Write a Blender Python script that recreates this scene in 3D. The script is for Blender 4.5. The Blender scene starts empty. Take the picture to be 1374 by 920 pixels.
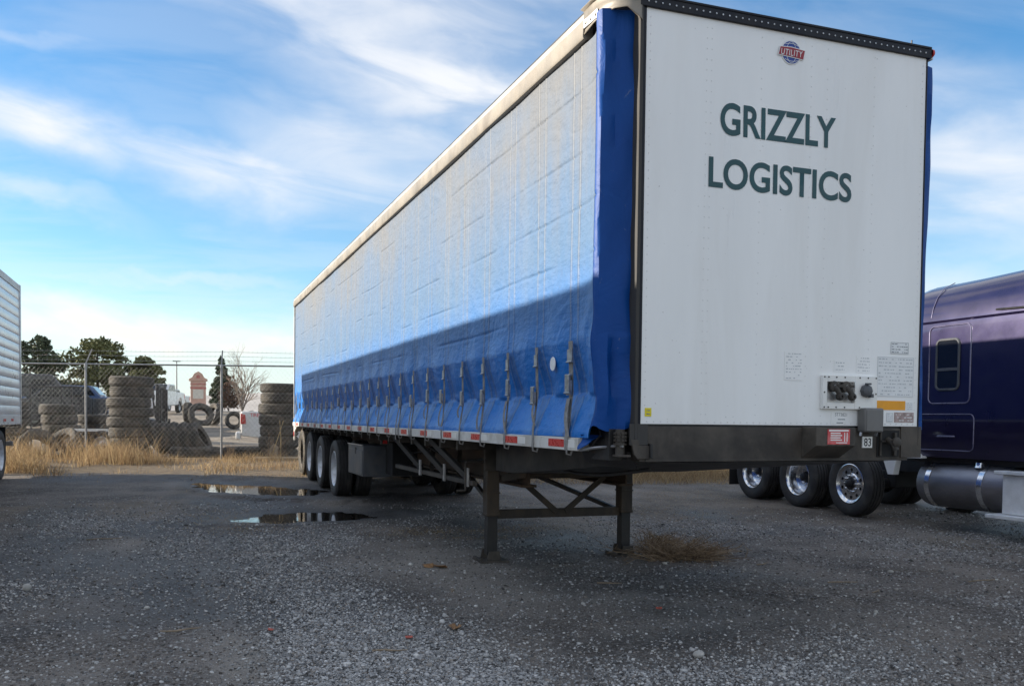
import bpy, math, random
import numpy as np
from mathutils import Vector, Matrix, Euler

# ------------------------------------------------------------------ camera, sky, sun, exposure
scene = bpy.context.scene
COL = scene.collection
CX, CY, CZ = -2.53, -5.117, 1.455
YAW, PIT, ROL = 0.351, -0.034, 0.011
cam = bpy.data.cameras.new('camera')
cam_ob = bpy.data.objects.new('camera', cam)
COL.objects.link(cam_ob)
scene.camera = cam_ob
cam.sensor_width = 36.0
cam.lens = 1231.2 / 1374 * 36.0
cam.shift_y = 144.0 / 1374
cam.clip_start, cam.clip_end = 0.05, 5000
_fw = Vector((math.sin(YAW) * math.cos(PIT), math.cos(YAW) * math.cos(PIT), math.sin(PIT)))
_rt = Vector((math.cos(YAW), -math.sin(YAW), 0))
_up = _rt.cross(_fw)
_r2 = math.cos(ROL) * _rt + math.sin(ROL) * _up
_u2 = -math.sin(ROL) * _rt + math.cos(ROL) * _up
cam_ob.matrix_world = Matrix(((_r2.x, _u2.x, -_fw.x, CX), (_r2.y, _u2.y, -_fw.y, CY), (_r2.z, _u2.z, -_fw.z, CZ), (0, 0, 0, 1)))

SUN_AZ, SUN_EL = math.radians(65), math.radians(16.8)      # 65 degrees to the left of +Y
sun_vec = Vector((-math.sin(SUN_AZ) * math.cos(SUN_EL), math.cos(SUN_AZ) * math.cos(SUN_EL), math.sin(SUN_EL)))
sun = bpy.data.lights.new('sun', 'SUN')
sun.energy = 3.3
sun.angle = math.radians(0.5)
sun.color = (1.0, 0.90, 0.76)
sun_ob = bpy.data.objects.new('sun', sun)
COL.objects.link(sun_ob)
sun_ob.rotation_euler = (-sun_vec).to_track_quat('-Z', 'Y').to_euler()
sun_ob.location = (-40, 10, 20)

scene.view_settings.view_transform = 'Standard'
scene.view_settings.look = 'None'
scene.view_settings.exposure = 1.50
scene.view_settings.gamma = 1.0
scene.view_settings.use_curve_mapping = False
scene.render.engine = 'CYCLES'
scene.cycles.use_denoising = True
scene.cycles.max_bounces = 6
scene.cycles.diffuse_bounces = 3
scene.cycles.glossy_bounces = 3
scene.cycles.transparent_max_bounces = 6


class NG:
    """small helper for wiring node graphs"""
    def __init__(self, tree):
        self.t = tree

    def n(self, kind, **kw):
        nd = self.t.nodes.new(kind)
        for k, v in kw.items():
            setattr(nd, k, v)
        return nd

    def put(self, sock, v):
        if hasattr(v, 'is_output') or isinstance(v, bpy.types.NodeSocket):
            self.t.links.new(v, sock)
        elif v is not None:
            sock.default_value = v

    def m(self, op, a, b=None, c=None, clamp=False):
        nd = self.n('ShaderNodeMath', operation=op, use_clamp=clamp)
        for i, v in enumerate((a, b, c)):
            if v is not None:
                self.put(nd.inputs[i], v)
        return nd.outputs[0]

    def mix(self, f, a, b, blend='MIX'):
        nd = self.n('ShaderNodeMix', data_type='RGBA', blend_type=blend)
        self.put(nd.inputs['Factor'], f)
        for nm, v in (('A', a), ('B', b)):
            s = [q for q in nd.inputs if q.name == nm and q.type == 'RGBA'][0]
            self.put(s, (*v, 1) if isinstance(v, tuple) and len(v) == 3 else v)
        return [q for q in nd.outputs if q.type == 'RGBA'][0]

    def noise(self, vec, scale, detail=4, rough=0.55, dist=0.0):
        nd = self.n('ShaderNodeTexNoise')
        self.put(nd.inputs['Vector'], vec)
        nd.inputs['Scale'].default_value = scale
        nd.inputs['Detail'].default_value = detail
        nd.inputs['Roughness'].default_value = rough
        nd.inputs['Distortion'].default_value = dist
        return nd.outputs['Fac']

    def step(self, v, lo, hi, a=0.0, b=1.0):
        nd = self.n('ShaderNodeMapRange', interpolation_type='SMOOTHSTEP')
        self.put(nd.inputs[0], v)
        for i, q in enumerate((lo, hi, a, b)):
            nd.inputs[1 + i].default_value = q
        return nd.outputs[0]

    def xyz(self, x, y, z):
        nd = self.n('ShaderNodeCombineXYZ')
        for i, q in enumerate((x, y, z)):
            self.put(nd.inputs[i], q)
        return nd.outputs[0]

    def sep(self, v):
        nd = self.n('ShaderNodeSeparateXYZ')
        self.put(nd.inputs[0], v)
        return nd.outputs

    def bump(self, h, strength=0.3, dist=0.01, normal=None):
        nd = self.n('ShaderNodeBump')
        nd.inputs['Strength'].default_value = strength
        nd.inputs['Distance'].default_value = dist
        self.put(nd.inputs['Height'], h)
        if normal is not None:
            self.put(nd.inputs['Normal'], normal)
        return nd.outputs[0]


world = bpy.data.worlds.new('World')
scene.world = world
world.use_nodes = True
g = NG(world.node_tree)
bg = world.node_tree.nodes['Background']
sky = g.n('ShaderNodeTexSky', sky_type='NISHITA')
sky.sun_disc = False
sky.sun_elevation = SUN_EL
sky.sun_rotation = -SUN_AZ
sky.air_density = 1.0
sky.dust_density = 0.25
sky.ozone_density = 2.5
hs = g.n('ShaderNodeHueSaturation')
hs.inputs['Saturation'].default_value = 1.27
hs.inputs['Value'].default_value = 0.70
g.put(hs.inputs['Color'], sky.outputs[0])
tc = g.n('ShaderNodeTexCoord')
dx, dy, dz = g.sep(tc.outputs['Generated'])
az = g.m('ARCTAN2', dx, dy)
el = g.m('ARCSINE', dz)
# wispy cirrus: noise on a flat cloud layer seen in perspective
inv = g.m('DIVIDE', 1.0, g.m('ADD', g.m('MAXIMUM', dz, 0.0), 0.12))
lx = g.m('MULTIPLY', dx, inv)
ly = g.m('MULTIPLY', dy, inv)
fine = g.noise(g.xyz(g.m('ADD', g.m('MULTIPLY', lx, 1.0), g.m('MULTIPLY', ly, 0.35)), g.m('MULTIPLY', ly, 2.0), 3.0), 1.6, 7, 0.55, 0.5)
wisp = g.noise(g.xyz(g.m('MULTIPLY', az, 4.5), g.m('ADD', g.m('MULTIPLY', el, 15.0), g.m('MULTIPLY', az, 1.8)), 1.0), 1.35, 7, 0.52, 0.7)
warp = g.m('MULTIPLY', g.m('SUBTRACT', g.noise(g.xyz(g.m('MULTIPLY', az, 5.0), g.m('MULTIPLY', el, 9.0), 7.0), 1.4, 5), 0.5), 0.10)
BANKS = [  # azimuth, elevation, half length, half height, slope, strength
    (0.300, 0.345, 0.260, 0.062, -0.22, 0.92),
    (0.150, 0.420, 0.280, 0.045, -0.05, 0.75),
    (-0.130, 0.272, 0.150, 0.026, -0.14, 0.95),
    (0.030, 0.252, 0.150, 0.034, -0.10, 1.0),
    (0.200, 0.268, 0.170, 0.055, -0.03, 0.78),
    (-0.140, 0.202, 0.075, 0.013, -0.12, 0.62),
    (-0.130, 0.350, 0.070, 0.012, -0.10, 0.35),
    (-0.060, 0.088, 0.220, 0.024, -0.02, 1.05),
    (0.100, 0.073, 0.260, 0.020, 0.0, 1.0),
    (-0.030, 0.140, 0.180, 0.008, 0.05, 0.35),
    (0.830, 0.225, 0.170, 0.060, -0.08, 0.95),
    (0.700, 0.330, 0.200, 0.035, -0.25, 0.45),
    (0.700, 0.120, 0.300, 0.035, 0.03, 0.6),
]
elw = g.m('ADD', el, warp)
mask = None
for a0, e0, la, le, th, st in BANKS:
    da = g.m('SUBTRACT', az, a0)
    de = g.m('SUBTRACT', elw, e0)
    v = g.m('DIVIDE', g.m('SUBTRACT', de, g.m('MULTIPLY', da, th)), le)
    u = g.m('DIVIDE', da, la)
    r2 = g.m('ADD', g.m('MULTIPLY', u, u), g.m('MULTIPLY', v, v))
    k = g.m('MULTIPLY', g.m('EXPONENT', g.m('MULTIPLY', r2, -0.9)), st)
    mask = k if mask is None else g.m('MAXIMUM', mask, k)
gen = g.m('MULTIPLY', g.step(fine, 0.33, 0.64), 0.92)
behind = g.m('MAXIMUM', g.step(g.m('ABSOLUTE', g.m('SUBTRACT', az, 0.35)), 0.60, 0.95), g.step(el, 0.46, 0.62))  # denser unseen clouds behind and overhead, added as fill light
gen = g.m('MULTIPLY', gen, g.m('ADD', g.m('MULTIPLY', behind, 1.0), 0.20))
body = g.m('MULTIPLY', mask, g.m('ADD', 0.34, g.m('MULTIPLY', g.step(wisp, 0.24, 0.72), 0.70)))
cloud = g.m('MAXIMUM', body, gen)
cloud = g.m('MINIMUM', g.m('MULTIPLY', cloud, 1.05), 0.96)
cloud = g.m('MULTIPLY', cloud, g.step(dz, 0.005, 0.05, 0.55, 1.0))
lowwarm = g.step(el, 0.04, 0.22)
ccol = g.mix(lowwarm, (3.45, 3.32, 3.10), (3.15, 3.22, 3.35))
# pale haze low over the horizon, all the way round
haze = g.m('MULTIPLY', g.step(el, 0.14, -0.01), 0.72)
clear = g.mix(haze, hs.outputs[0], (2.45, 3.05, 3.65))
final = g.mix(cloud, clear, ccol)
g.put(bg.inputs['Color'], final)
bg.inputs['Strength'].default_value = 0.11


# ------------------------------------------------------------------ ground height
_S = [-1e4, 13, 16, 18.6, 20.4, 24.6, 27.5, 32, 60, 100, 160, 1e5]
_Z = [0, 0, .05, .13, .19, .33, .27, .45, 1.6, 2.0, 2.2, 2.2]
_SS = np.linspace(-60, 300, 1441)
_ZS = np.interp(_SS, _S, _Z)
_ZS = np.convolve(np.pad(_ZS, 8, mode='edge'), np.ones(17) / 17, mode='valid')


def zt(x, y):
    s = (np.asarray(x) - CX) * 0.344 + (np.asarray(y) - CY) * 0.939
    r = np.interp(s, _SS, _ZS)
    return float(r) if r.ndim == 0 else r


_rng = np.random.RandomState(7)
_TAB = _rng.rand(256, 256)


def vnoise(x, y):
    x = np.asarray(x, float)
    y = np.asarray(y, float)
    xi = np.floor(x).astype(int)
    yi = np.floor(y).astype(int)
    fx = x - xi
    fy = y - yi
    fx = fx * fx * (3 - 2 * fx)
    fy = fy * fy * (3 - 2 * fy)
    a = _TAB[xi & 255, yi & 255]
    b = _TAB[(xi + 1) & 255, yi & 255]
    c = _TAB[xi & 255, (yi + 1) & 255]
    d = _TAB[(xi + 1) & 255, (yi + 1) & 255]
    return (a * (1 - fx) + b * fx) * (1 - fy) + (c * (1 - fx) + d * fx) * fy


def fbm(x, y, o=4):
    r = 0
    amp = 0.5
    for i in range(o):
        r = r + amp * vnoise(np.asarray(x) * 2 ** i + 17 * i, np.asarray(y) * 2 ** i + 31 * i)
        amp *= 0.5
    return r


# ------------------------------------------------------------------ mesh builder
class MB:
    def __init__(self):
        self.v = []
        self.f = []

    def add(self, vs, fs):
        o = len(self.v)
        self.v += [tuple(p) for p in vs]
        self.f += [tuple(i + o for i in q) for q in fs]
        return self

    def box(self, x0, x1, y0, y1, z0, z1):
        return self.add([(x0, y0, z0), (x1, y0, z0), (x1, y1, z0), (x0, y1, z0), (x0, y0, z1), (x1, y0, z1), (x1, y1, z1), (x0, y1, z1)],
                        [(0, 3, 2, 1), (4, 5, 6, 7), (0, 1, 5, 4), (1, 2, 6, 5), (2, 3, 7, 6), (3, 0, 4, 7)])

    def bar(self, p, q, w, h, up=(0, 0, 1)):
        p = Vector(p)
        q = Vector(q)
        d = (q - p).normalized()
        s = d.cross(Vector(up))
        if s.length < 1e-4:
            s = d.cross(Vector((1, 0, 0)))
        s.normalize()
        u = s.cross(d)
        a = s * (w / 2)
        b = u * (h / 2)
        return self.add([p - a - b, p + a - b, p + a + b, p - a + b, q - a - b, q + a - b, q + a + b, q - a + b],
                        [(0, 1, 2, 3), (7, 6, 5, 4), (0, 4, 5, 1), (1, 5, 6, 2), (2, 6, 7, 3), (3, 7, 4, 0)])

    def tube(self, pts, r, n=6, caps=True, closed=False):
        pts = [Vector(p) for p in pts]
        m = len(pts)
        rings = []
        u = None
        for i, p in enumerate(pts):
            if closed:
                d = pts[(i + 1) % m] - pts[i - 1]
            else:
                d = pts[min(i + 1, m - 1)] - pts[max(i - 1, 0)]
            d.normalize()
            if u is None:
                u = d.orthogonal().normalized()
            else:
                u = (u - d * u.dot(d))
                u = u.normalized() if u.length > 1e-5 else d.orthogonal().normalized()
            w = d.cross(u)
            rr = r[i] if isinstance(r, (list, tuple)) else r
            rings.append([p + (u * math.cos(2 * math.pi * k / n) + w * math.sin(2 * math.pi * k / n)) * rr for k in range(n)])
        vs = [q for rg in rings for q in rg]
        fs = []
        for i in range(m if closed else m - 1):
            j = (i + 1) % m
            for k in range(n):
                fs.append((i * n + k, i * n + (k + 1) % n, j * n + (k + 1) % n, j * n + k))
        if caps and not closed:
            fs.append(tuple(range(n - 1, -1, -1)))
            fs.append(tuple((m - 1) * n + k for k in range(n)))
        return self.add(vs, fs)

    def cyl(self, p, q, r, n=16):
        return self.tube([p, q], r, n)

    def lathe(self, prof, o=(0, 0, 0), axis='z', n=32, closed=False):
        """prof: (radius, along) pairs"""
        vs, fs = [], []
        for (r, t) in prof:
            for k in range(n):
                a = 2 * math.pi * k / n
                c, s = r * math.cos(a), r * math.sin(a)
                p = {'z': (c, s, t), 'x': (t, c, s), 'y': (s, t, c)}[axis]
                vs.append((p[0] + o[0], p[1] + o[1], p[2] + o[2]))
        m = len(prof)
        for i in range(m if closed else m - 1):
            j = (i + 1) % m
            for k in range(n):
                fs.append((i * n + k, i * n + (k + 1) % n, j * n + (k + 1) % n, j * n + k))
        return self.add(vs, fs)

    def prism(self, poly, ext):
        n = len(poly)
        e = Vector(ext)
        P = [Vector(p) for p in poly]
        nrm = Vector((0, 0, 0))
        for i in range(n):
            nrm += P[i].cross(P[(i + 1) % n])
        if nrm.dot(e) > 0:
            P = P[::-1]
        vs = P + [p + e for p in P]
        fs = [tuple(range(n)), tuple(range(2 * n - 1, n - 1, -1))]
        for i in range(n):
            fs.append((i, i + n, (i + 1) % n + n, (i + 1) % n))
        return self.add(vs, [q[::-1] if False else q for q in fs])

    def grid(self, fn, nu, nv, flip=False):
        o = len(self.v)
        for i in range(nu + 1):
            for j in range(nv + 1):
                self.v.append(tuple(fn(i / nu, j / nv)))
        for i in range(nu):
            for j in range(nv):
                a = o + i * (nv + 1) + j
                q = (a, a + nv + 1, a + nv + 2, a + 1)
                self.f.append(q[::-1] if flip else q)
        return self

    def mesh(self, name, m, smooth=True, angle=38):
        me = bpy.data.meshes.new(name)
        me.from_pydata(self.v, [], self.f)
        if m is not None:
            me.materials.append(m)
        if smooth:
            me.polygons.foreach_set('use_smooth', [True] * len(me.polygons))
            me.set_sharp_from_angle(angle=math.radians(angle))
        me.update()
        return me

    def build(self, name, m, parent=None, bevel=0, smooth=True, fix=False, seg=2):
        me = self.mesh(name, m, smooth)
        if fix:
            import bmesh
            b = bmesh.new()
            b.from_mesh(me)
            bmesh.ops.recalc_face_normals(b, faces=b.faces)
            b.to_mesh(me)
            b.free()
        return link(name, me, parent, bevel, seg)


def link(name, me, parent=None, bevel=0, seg=2):
    o = bpy.data.objects.new(name, me)
    COL.objects.link(o)
    if parent is not None:
        o.parent = parent
    if bevel:
        b = o.modifiers.new('bevel', 'BEVEL')
        b.width = bevel
        b.segments = seg
        b.limit_method = 'ANGLE'
        b.angle_limit = math.radians(40)
        b.harden_normals = False
    return o


def np_mesh(name, V, F, m, smooth=False):
    """V (n,3), F (k,3|4) numpy arrays"""
    me = bpy.data.meshes.new(name)
    V = np.asarray(V, np.float32)
    F = np.asarray(F, np.int32)
    me.vertices.add(len(V))
    me.vertices.foreach_set('co', V.ravel())
    me.loops.add(F.size)
    me.loops.foreach_set('vertex_index', F.ravel())
    me.polygons.add(len(F))
    me.polygons.foreach_set('loop_start', np.arange(0, F.size, F.shape[1], dtype=np.int32))
    if smooth:
        me.polygons.foreach_set('use_smooth', np.ones(len(F), bool))
    me.update(calc_edges=True)
    if m is not None:
        me.materials.append(m)
    return me


def tag(o, label=None, cat=None, group=None, kind=None):
    if label:
        o['label'] = label
    if cat:
        o['category'] = cat
    if group:
        o['group'] = group
    if kind:
        o['kind'] = kind
    return o


def thing(name, label, cat, loc=(0, 0, 0), rotz=0, group=None):
    o = bpy.data.objects.new(name, None)
    o.empty_display_size = 0.2
    COL.objects.link(o)
    o.location = loc
    o.rotation_euler = (0, 0, rotz)
    return tag(o, label, cat, group)


def text_mesh(s, m, width=None, height=None, weight=0.0, shear=0.0, space=1.0, depth=0.0):
    """mesh of lettering in the XZ plane facing -Y, lower left corner at the origin"""
    cu = bpy.data.curves.new('lettering', 'FONT')
    cu.body = s
    cu.size = 1.0
    cu.offset = weight
    cu.shear = shear
    cu.space_character = space
    cu.extrude = 0.0
    cu.resolution_u = 6
    ob = bpy.data.objects.new('lettering', cu)
    COL.objects.link(ob)
    dg = bpy.context.evaluated_depsgraph_get()
    me = bpy.data.meshes.new_from_object(ob.evaluated_get(dg))
    bpy.data.objects.remove(ob)
    bpy.data.curves.remove(cu)
    n = len(me.vertices)
    co = np.empty(n * 3, np.float32)
    me.vertices.foreach_get('co', co)
    co = co.reshape(-1, 3)
    lo = co.min(0)
    hi = co.max(0)
    sx = width / (hi[0] - lo[0]) if width else 1
    sz = height / (hi[1] - lo[1]) if height else sx
    if not width:
        sx = sz
    out = np.stack([(co[:, 0] - lo[0]) * sx, np.full(n, -depth, np.float32), (co[:, 1] - lo[1]) * sz], 1)
    me.vertices.foreach_set('co', out.astype(np.float32).ravel())
    me.materials.clear()
    me.materials.append(m)
    me.update()
    return me


# ------------------------------------------------------------------ materials
def lin(r, g_, b):
    f = lambda c: (c / 255 / 12.92) if c / 255 <= 0.04045 else ((c / 255 + 0.055) / 1.055) ** 2.4
    return (f(r), f(g_), f(b))


def M(name, col, rough=0.6, metal=0.0, var=0.25, scale=6.0, bump=0.0, bscale=60.0, dirt=None, dirt_amt=0.5, dirt_scale=3.0,
      coat=0.0, spec=0.5, aniso=None, stretch=(1, 1, 1), rvar=0.1, bdist=0.01, specks=0.0):
    m = bpy.data.materials.new(name)
    m.use_nodes = True
    G = NG(m.node_tree)
    b = m.node_tree.nodes['Principled BSDF']
    t = G.n('ShaderNodeTexCoord')
    mp = G.n('ShaderNodeMapping')
    mp.inputs['Scale'].default_value = stretch
    G.put(mp.inputs[0], t.outputs['Object'])
    vec = mp.outputs[0]
    n1 = G.noise(vec, scale, 6, 0.6)
    dark = tuple(c * (1 - var) for c in col)
    lite = tuple(min(c * (1 + var * 0.6), 0.95) for c in col)
    c = G.mix(G.step(n1, 0.3, 0.7), dark, lite)
    if dirt:
        n2 = G.noise(vec, dirt_scale, 7, 0.65, 0.4)
        c = G.mix(G.m('MULTIPLY', G.step(n2, 0.42, 0.68), dirt_amt), c, dirt)
    if specks:
        n3 = G.noise(t.outputs['Object'], 42.0, 3, 0.5)
        c = G.mix(G.m('MULTIPLY', G.step(n3, 0.70, 0.76), specks), c, (0.16, 0.14, 0.12))
    G.put(b.inputs['Base Color'], c)
    G.put(b.inputs['Roughness'], G.step(n1, 0.2, 0.8, max(rough - rvar, 0.02), min(rough + rvar, 1.0)))
    b.inputs['Metallic'].default_value = metal
    b.inputs['Coat Weight'].default_value = coat
    b.inputs['Coat Roughness'].default_value = 0.06
    b.inputs['Specular IOR Level'].default_value = spec
    if bump:
        G.put(b.inputs['Normal'], G.bump(G.noise(vec, bscale, 4, 0.6), bump, bdist))
    return m


mt = {}
mt['panel'] = M('white_panel_paint', (0.875, 0.875, 0.865), 0.32, 0, 0.05, 1.6, 0.10, 2.2, dirt=(0.70, 0.68, 0.64), dirt_amt=0.28, dirt_scale=2.6, stretch=(1, 1, 0.16), bdist=0.03, specks=0.5)
mt['plate'] = M('white_plate', (0.82, 0.81, 0.78), 0.35, 0, 0.06, 4)
mt['letter'] = M('dark_green_vinyl', (0.008, 0.065, 0.075), 0.4, 0, 0.25, 5)
mt['black'] = M('black_painted_steel', (0.012, 0.012, 0.014), 0.5, 0, 0.4, 5, 0.15, 40, dirt=(0.04, 0.034, 0.029), dirt_amt=0.5)
mt['dkblue'] = M('dark_navy_rail', (0.006, 0.007, 0.014), 0.5, 0, 0.3, 6, dirt=(0.03, 0.028, 0.026), dirt_amt=0.4, spec=0.3)
mt['rust'] = M('weathered_brown_steel', (0.050, 0.041, 0.033), 0.75, 0, 0.45, 4, 0.25, 45, dirt=(0.105, 0.072, 0.045), dirt_amt=0.55, dirt_scale=5.0, stretch=(1, 1, 0.4))
mt['frame'] = M('grimy_grey_frame', (0.080, 0.068, 0.056), 0.7, 0, 0.4, 5, 0.2, 40, dirt=(0.018, 0.015, 0.014), dirt_amt=0.75, dirt_scale=2.2)
mt['belly'] = M('rusty_beam', (0.085, 0.055, 0.036), 0.8, 0, 0.4, 3, 0.2, 30, dirt=(0.05, 0.035, 0.025), dirt_amt=0.8)
mt['alu'] = M('dull_aluminium', (0.55, 0.55, 0.56), 0.42, 0.85, 0.2, 8, 0.1, 60, dirt=(0.20, 0.18, 0.16), dirt_amt=0.5)
mt['post'] = M('dull_post_aluminium', (0.042, 0.040, 0.038), 0.7, 0.0, 0.2, 6, 0.08, 60, dirt=(0.05, 0.045, 0.04), dirt_amt=0.5, stretch=(1, 1, 0.3))
mt['roofrail'] = M('stained_roof_rail', (0.27, 0.24, 0.20), 0.55, 0.15, 0.16, 3, 0.08, 25, dirt=(0.15, 0.12, 0.09), dirt_amt=0.6, dirt_scale=2.0)
mt['raillip'] = M('pale_rail_lip', (0.46, 0.43, 0.38), 0.4, 0.3, 0.12, 4)
mt['whiterail'] = M('white_side_rail', (0.66, 0.65, 0.62), 0.45, 0, 0.12, 5, 0.05, 40, dirt=(0.33, 0.29, 0.24), dirt_amt=0.55, dirt_scale=3.5)
mt['red'] = M('red_reflector', (0.55, 0.022, 0.02), 0.3, 0, 0.15, 20, 0.1, 200)
mt['redprint'] = M('red_placard', (0.60, 0.07, 0.075), 0.45, 0, 0.15, 14, dirt=(0.75, 0.45, 0.42), dirt_amt=0.4, dirt_scale=18)
mt['orange'] = M('orange_placard', (0.85, 0.36, 0.01), 0.45, 0, 0.08, 10)
mt['yellow'] = M('yellow_sticker', (0.75, 0.62, 0.01), 0.45, 0, 0.08, 10)
mt['ink'] = M('grey_print', (0.20, 0.22, 0.24), 0.6, 0, 0.1, 10)
mt['paleink'] = M('pale_print', (0.50, 0.52, 0.54), 0.6, 0, 0.1, 10)
mt['sticker'] = M('pale_sticker', (0.80, 0.81, 0.81), 0.5, 0, 0.06, 10)
mt['worn'] = M('worn_brown_placard', (0.40, 0.30, 0.28), 0.55, 0, 0.35, 30)
mt['white'] = M('white_paint', (0.78, 0.78, 0.77), 0.35, 0, 0.05, 5)
mt['logoblue'] = M('emblem_blue', (0.01, 0.045, 0.27), 0.35, 0, 0.1, 5)
mt['logored'] = M('emblem_red', (0.30, 0.012, 0.022), 0.35, 0, 0.1, 5)
mt['strap'] = M('grey_webbing', (0.30, 0.29, 0.28), 0.85, 0, 0.35, 18, 0.3, 220, dirt=(0.12, 0.11, 0.10), dirt_amt=0.6, dirt_scale=9)
mt['buckle'] = M('zinc_buckle', (0.42, 0.41, 0.40), 0.42, 0.75, 0.35, 30, dirt=(0.12, 0.10, 0.08), dirt_amt=0.55, dirt_scale=20)
mt['rubber'] = M('tyre_rubber', (0.030, 0.029, 0.030), 0.72, 0, 0.3, 5, 0.25, 70, dirt=(0.085, 0.078, 0.068), dirt_amt=0.55, dirt_scale=3)
mt['oldrubber'] = M('dusty_old_rubber', (0.040, 0.037, 0.033), 0.85, 0, 0.35, 5, 0.3, 70, dirt=(0.16, 0.133, 0.10), dirt_amt=0.55, dirt_scale=2.6)
mt['rim'] = M('pale_steel_rim', (0.72, 0.74, 0.78), 0.38, 0.25, 0.12, 7, dirt=(0.28, 0.25, 0.22), dirt_amt=0.4, dirt_scale=6)
mt['chrome'] = M('polished_aluminium', (0.78, 0.79, 0.81), 0.18, 0.95, 0.08, 5, dirt=(0.35, 0.33, 0.31), dirt_amt=0.25, dirt_scale=9)
mt['dark'] = M('dark_void', (0.010, 0.010, 0.011), 0.8, 0, 0.3, 5)
mt['toolbox'] = M('dark_grey_toolbox', (0.075, 0.082, 0.095), 0.5, 0, 0.25, 5, 0.1, 40, dirt=(0.13, 0.12, 0.11), dirt_amt=0.4)
mt['galv'] = M('galvanised_steel', (0.30, 0.305, 0.31), 0.5, 0.6, 0.25, 12, 0.1, 60, dirt=(0.27, 0.26, 0.24), dirt_amt=0.4)
mt['purple'] = M('dark_purple_paint', (0.018, 0.013, 0.058), 0.30, 0.45, 0.12, 3, 0.012, 2.0, coat=1.0, rvar=0.04, bdist=0.03, dirt=(0.03, 0.028, 0.05), dirt_amt=0.3)
mt['bead'] = M('purple_trim_bead', (0.16, 0.15, 0.24), 0.3, 0.3, 0.1, 5, coat=0.6)
mt['glass'] = M('dark_window_glass', (0.012, 0.014, 0.018), 0.06, 0, 0.1, 2, coat=0.4, rvar=0.02)
mt['tank'] = M('dull_tank_aluminium', (0.30, 0.30, 0.33), 0.42, 0.85, 0.15, 4, 0.05, 40, dirt=(0.14, 0.13, 0.13), dirt_amt=0.55, stretch=(1, 0.3, 1))
mt['treadplate'] = M('aluminium_tread_plate', (0.80, 0.81, 0.82), 0.45, 0.15, 0.1, 6, 0.3, 90)
mt['reefer'] = M('silver_reefer_skin', (0.74, 0.75, 0.76), 0.3, 0.25, 0.08, 2.5, 0.02, 6, rvar=0.06, dirt=(0.45, 0.45, 0.45), dirt_amt=0.3, stretch=(1, 0.4, 1))
mt['greyroof'] = M('pale_roof_skin', (0.55, 0.55, 0.54), 0.5, 0, 0.1, 3, dirt=(0.35, 0.32, 0.28), dirt_amt=0.4)
mt['carwhite'] = M('white_car_paint', (0.76, 0.76, 0.75), 0.25, 0, 0.04, 4, coat=0.6, dirt=(0.55, 0.50, 0.43), dirt_amt=0.3)
mt['carblue'] = M('blue_car_paint', (0.05, 0.10, 0.22), 0.3, 0.1, 0.1, 4, coat=0.6)
mt['taillight'] = M('red_tail_light', (0.50, 0.015, 0.012), 0.15, 0, 0.1, 5, coat=0.7)
mt['redtext'] = M('red_vinyl', (0.62, 0.03, 0.05), 0.4, 0, 0.1, 8)
mt['bark'] = M('grey_brown_bark', (0.11, 0.085, 0.065), 0.9, 0, 0.3, 6, 0.4, 25)
mt['palebark'] = M('pale_bare_bark', (0.24, 0.19, 0.15), 0.9, 0, 0.3, 6)
mt['needle'] = M('evergreen_needles', (0.10, 0.12, 0.075), 0.8, 0, 0.5, 0.7, spec=0.2)
mt['needle2'] = M('olive_evergreen_foliage', (0.17, 0.175, 0.08), 0.8, 0, 0.5, 0.6, spec=0.2)
mt['pinkstucco'] = M('pink_stucco', (0.58, 0.36, 0.28), 0.8, 0, 0.12, 3, 0.1, 20)
mt['redband'] = M('red_trim', (0.45, 0.13, 0.11), 0.6, 0, 0.1, 3)
mt['cream'] = M('cream_panel', (0.66, 0.62, 0.54), 0.6, 0, 0.1, 3)
mt['brown'] = M('rusty_trailer_bed', (0.10, 0.075, 0.06), 0.8, 0, 0.3, 4, 0.2, 30)
mt['board'] = M('weathered_board', (0.36, 0.30, 0.22), 0.85, 0, 0.25, 6, 0.2, 40, stretch=(0.3, 1, 1))
mt['stone'] = M('pale_stone', (0.42, 0.40, 0.37), 0.85, 0, 0.2, 12, 0.3, 40)
mt['rivet'] = M('painted_rivets', (0.72, 0.72, 0.71), 0.5, 0, 0.1, 10)
mt['carblack'] = M('dark_grey_car_paint', (0.03, 0.032, 0.036), 0.3, 0.1, 0.1, 4, coat=0.6)
mt['straw'] = M('dry_straw', (0.40, 0.30, 0.16), 0.85, 0, 0.35, 9, spec=0.2)
mt['stick'] = M('grey_brown_stick', (0.26, 0.20, 0.14), 0.9, 0, 0.3, 12)
mt['hill'] = M('far_hillside', (0.46, 0.43, 0.40), 0.95, 0, 0.2, 0.05, spec=0.1)

# ------------------------------------------------------------------ ground
PUDDLES = [  # centre x, y, radii, rotation, depth
    (-1.10, 12.75, 0.68, 2.0, 0.50),
    (-0.62, 8.42, 1.20, 0.62, 0.10),
]


PUD_N = 1.25


def tracks(x, y):
    t = 0
    for xc, w, k in ((-3.05, 0.20, 1.0), (-2.15, 0.20, 1.0), (-0.35, 0.22, 0.8), (1.45, 0.22, 0.7), (3.2, 0.24, 0.9), (5.0, 0.24, 0.9)):
        c = xc + 0.16 * np.sin(y * 0.33 + xc) + 0.02 * y
        t = t + k * np.exp(-((x - c) / w) ** 2)
    return np.clip(t * np.clip((fbm(x * 0.8 + 40, y * 0.35, 3) - 0.25) * 3.0, 0, 1), 0, 1) * (y < 15)


def puddle_r(x, y, q):
    px_, py_, rx, ry, rot = q
    c, s = math.cos(rot), math.sin(rot)
    dx_, dy_ = x - px_, y - py_
    return np.hypot((dx_ * c + dy_ * s) / rx, (-dx_ * s + dy_ * c) / ry)


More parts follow.
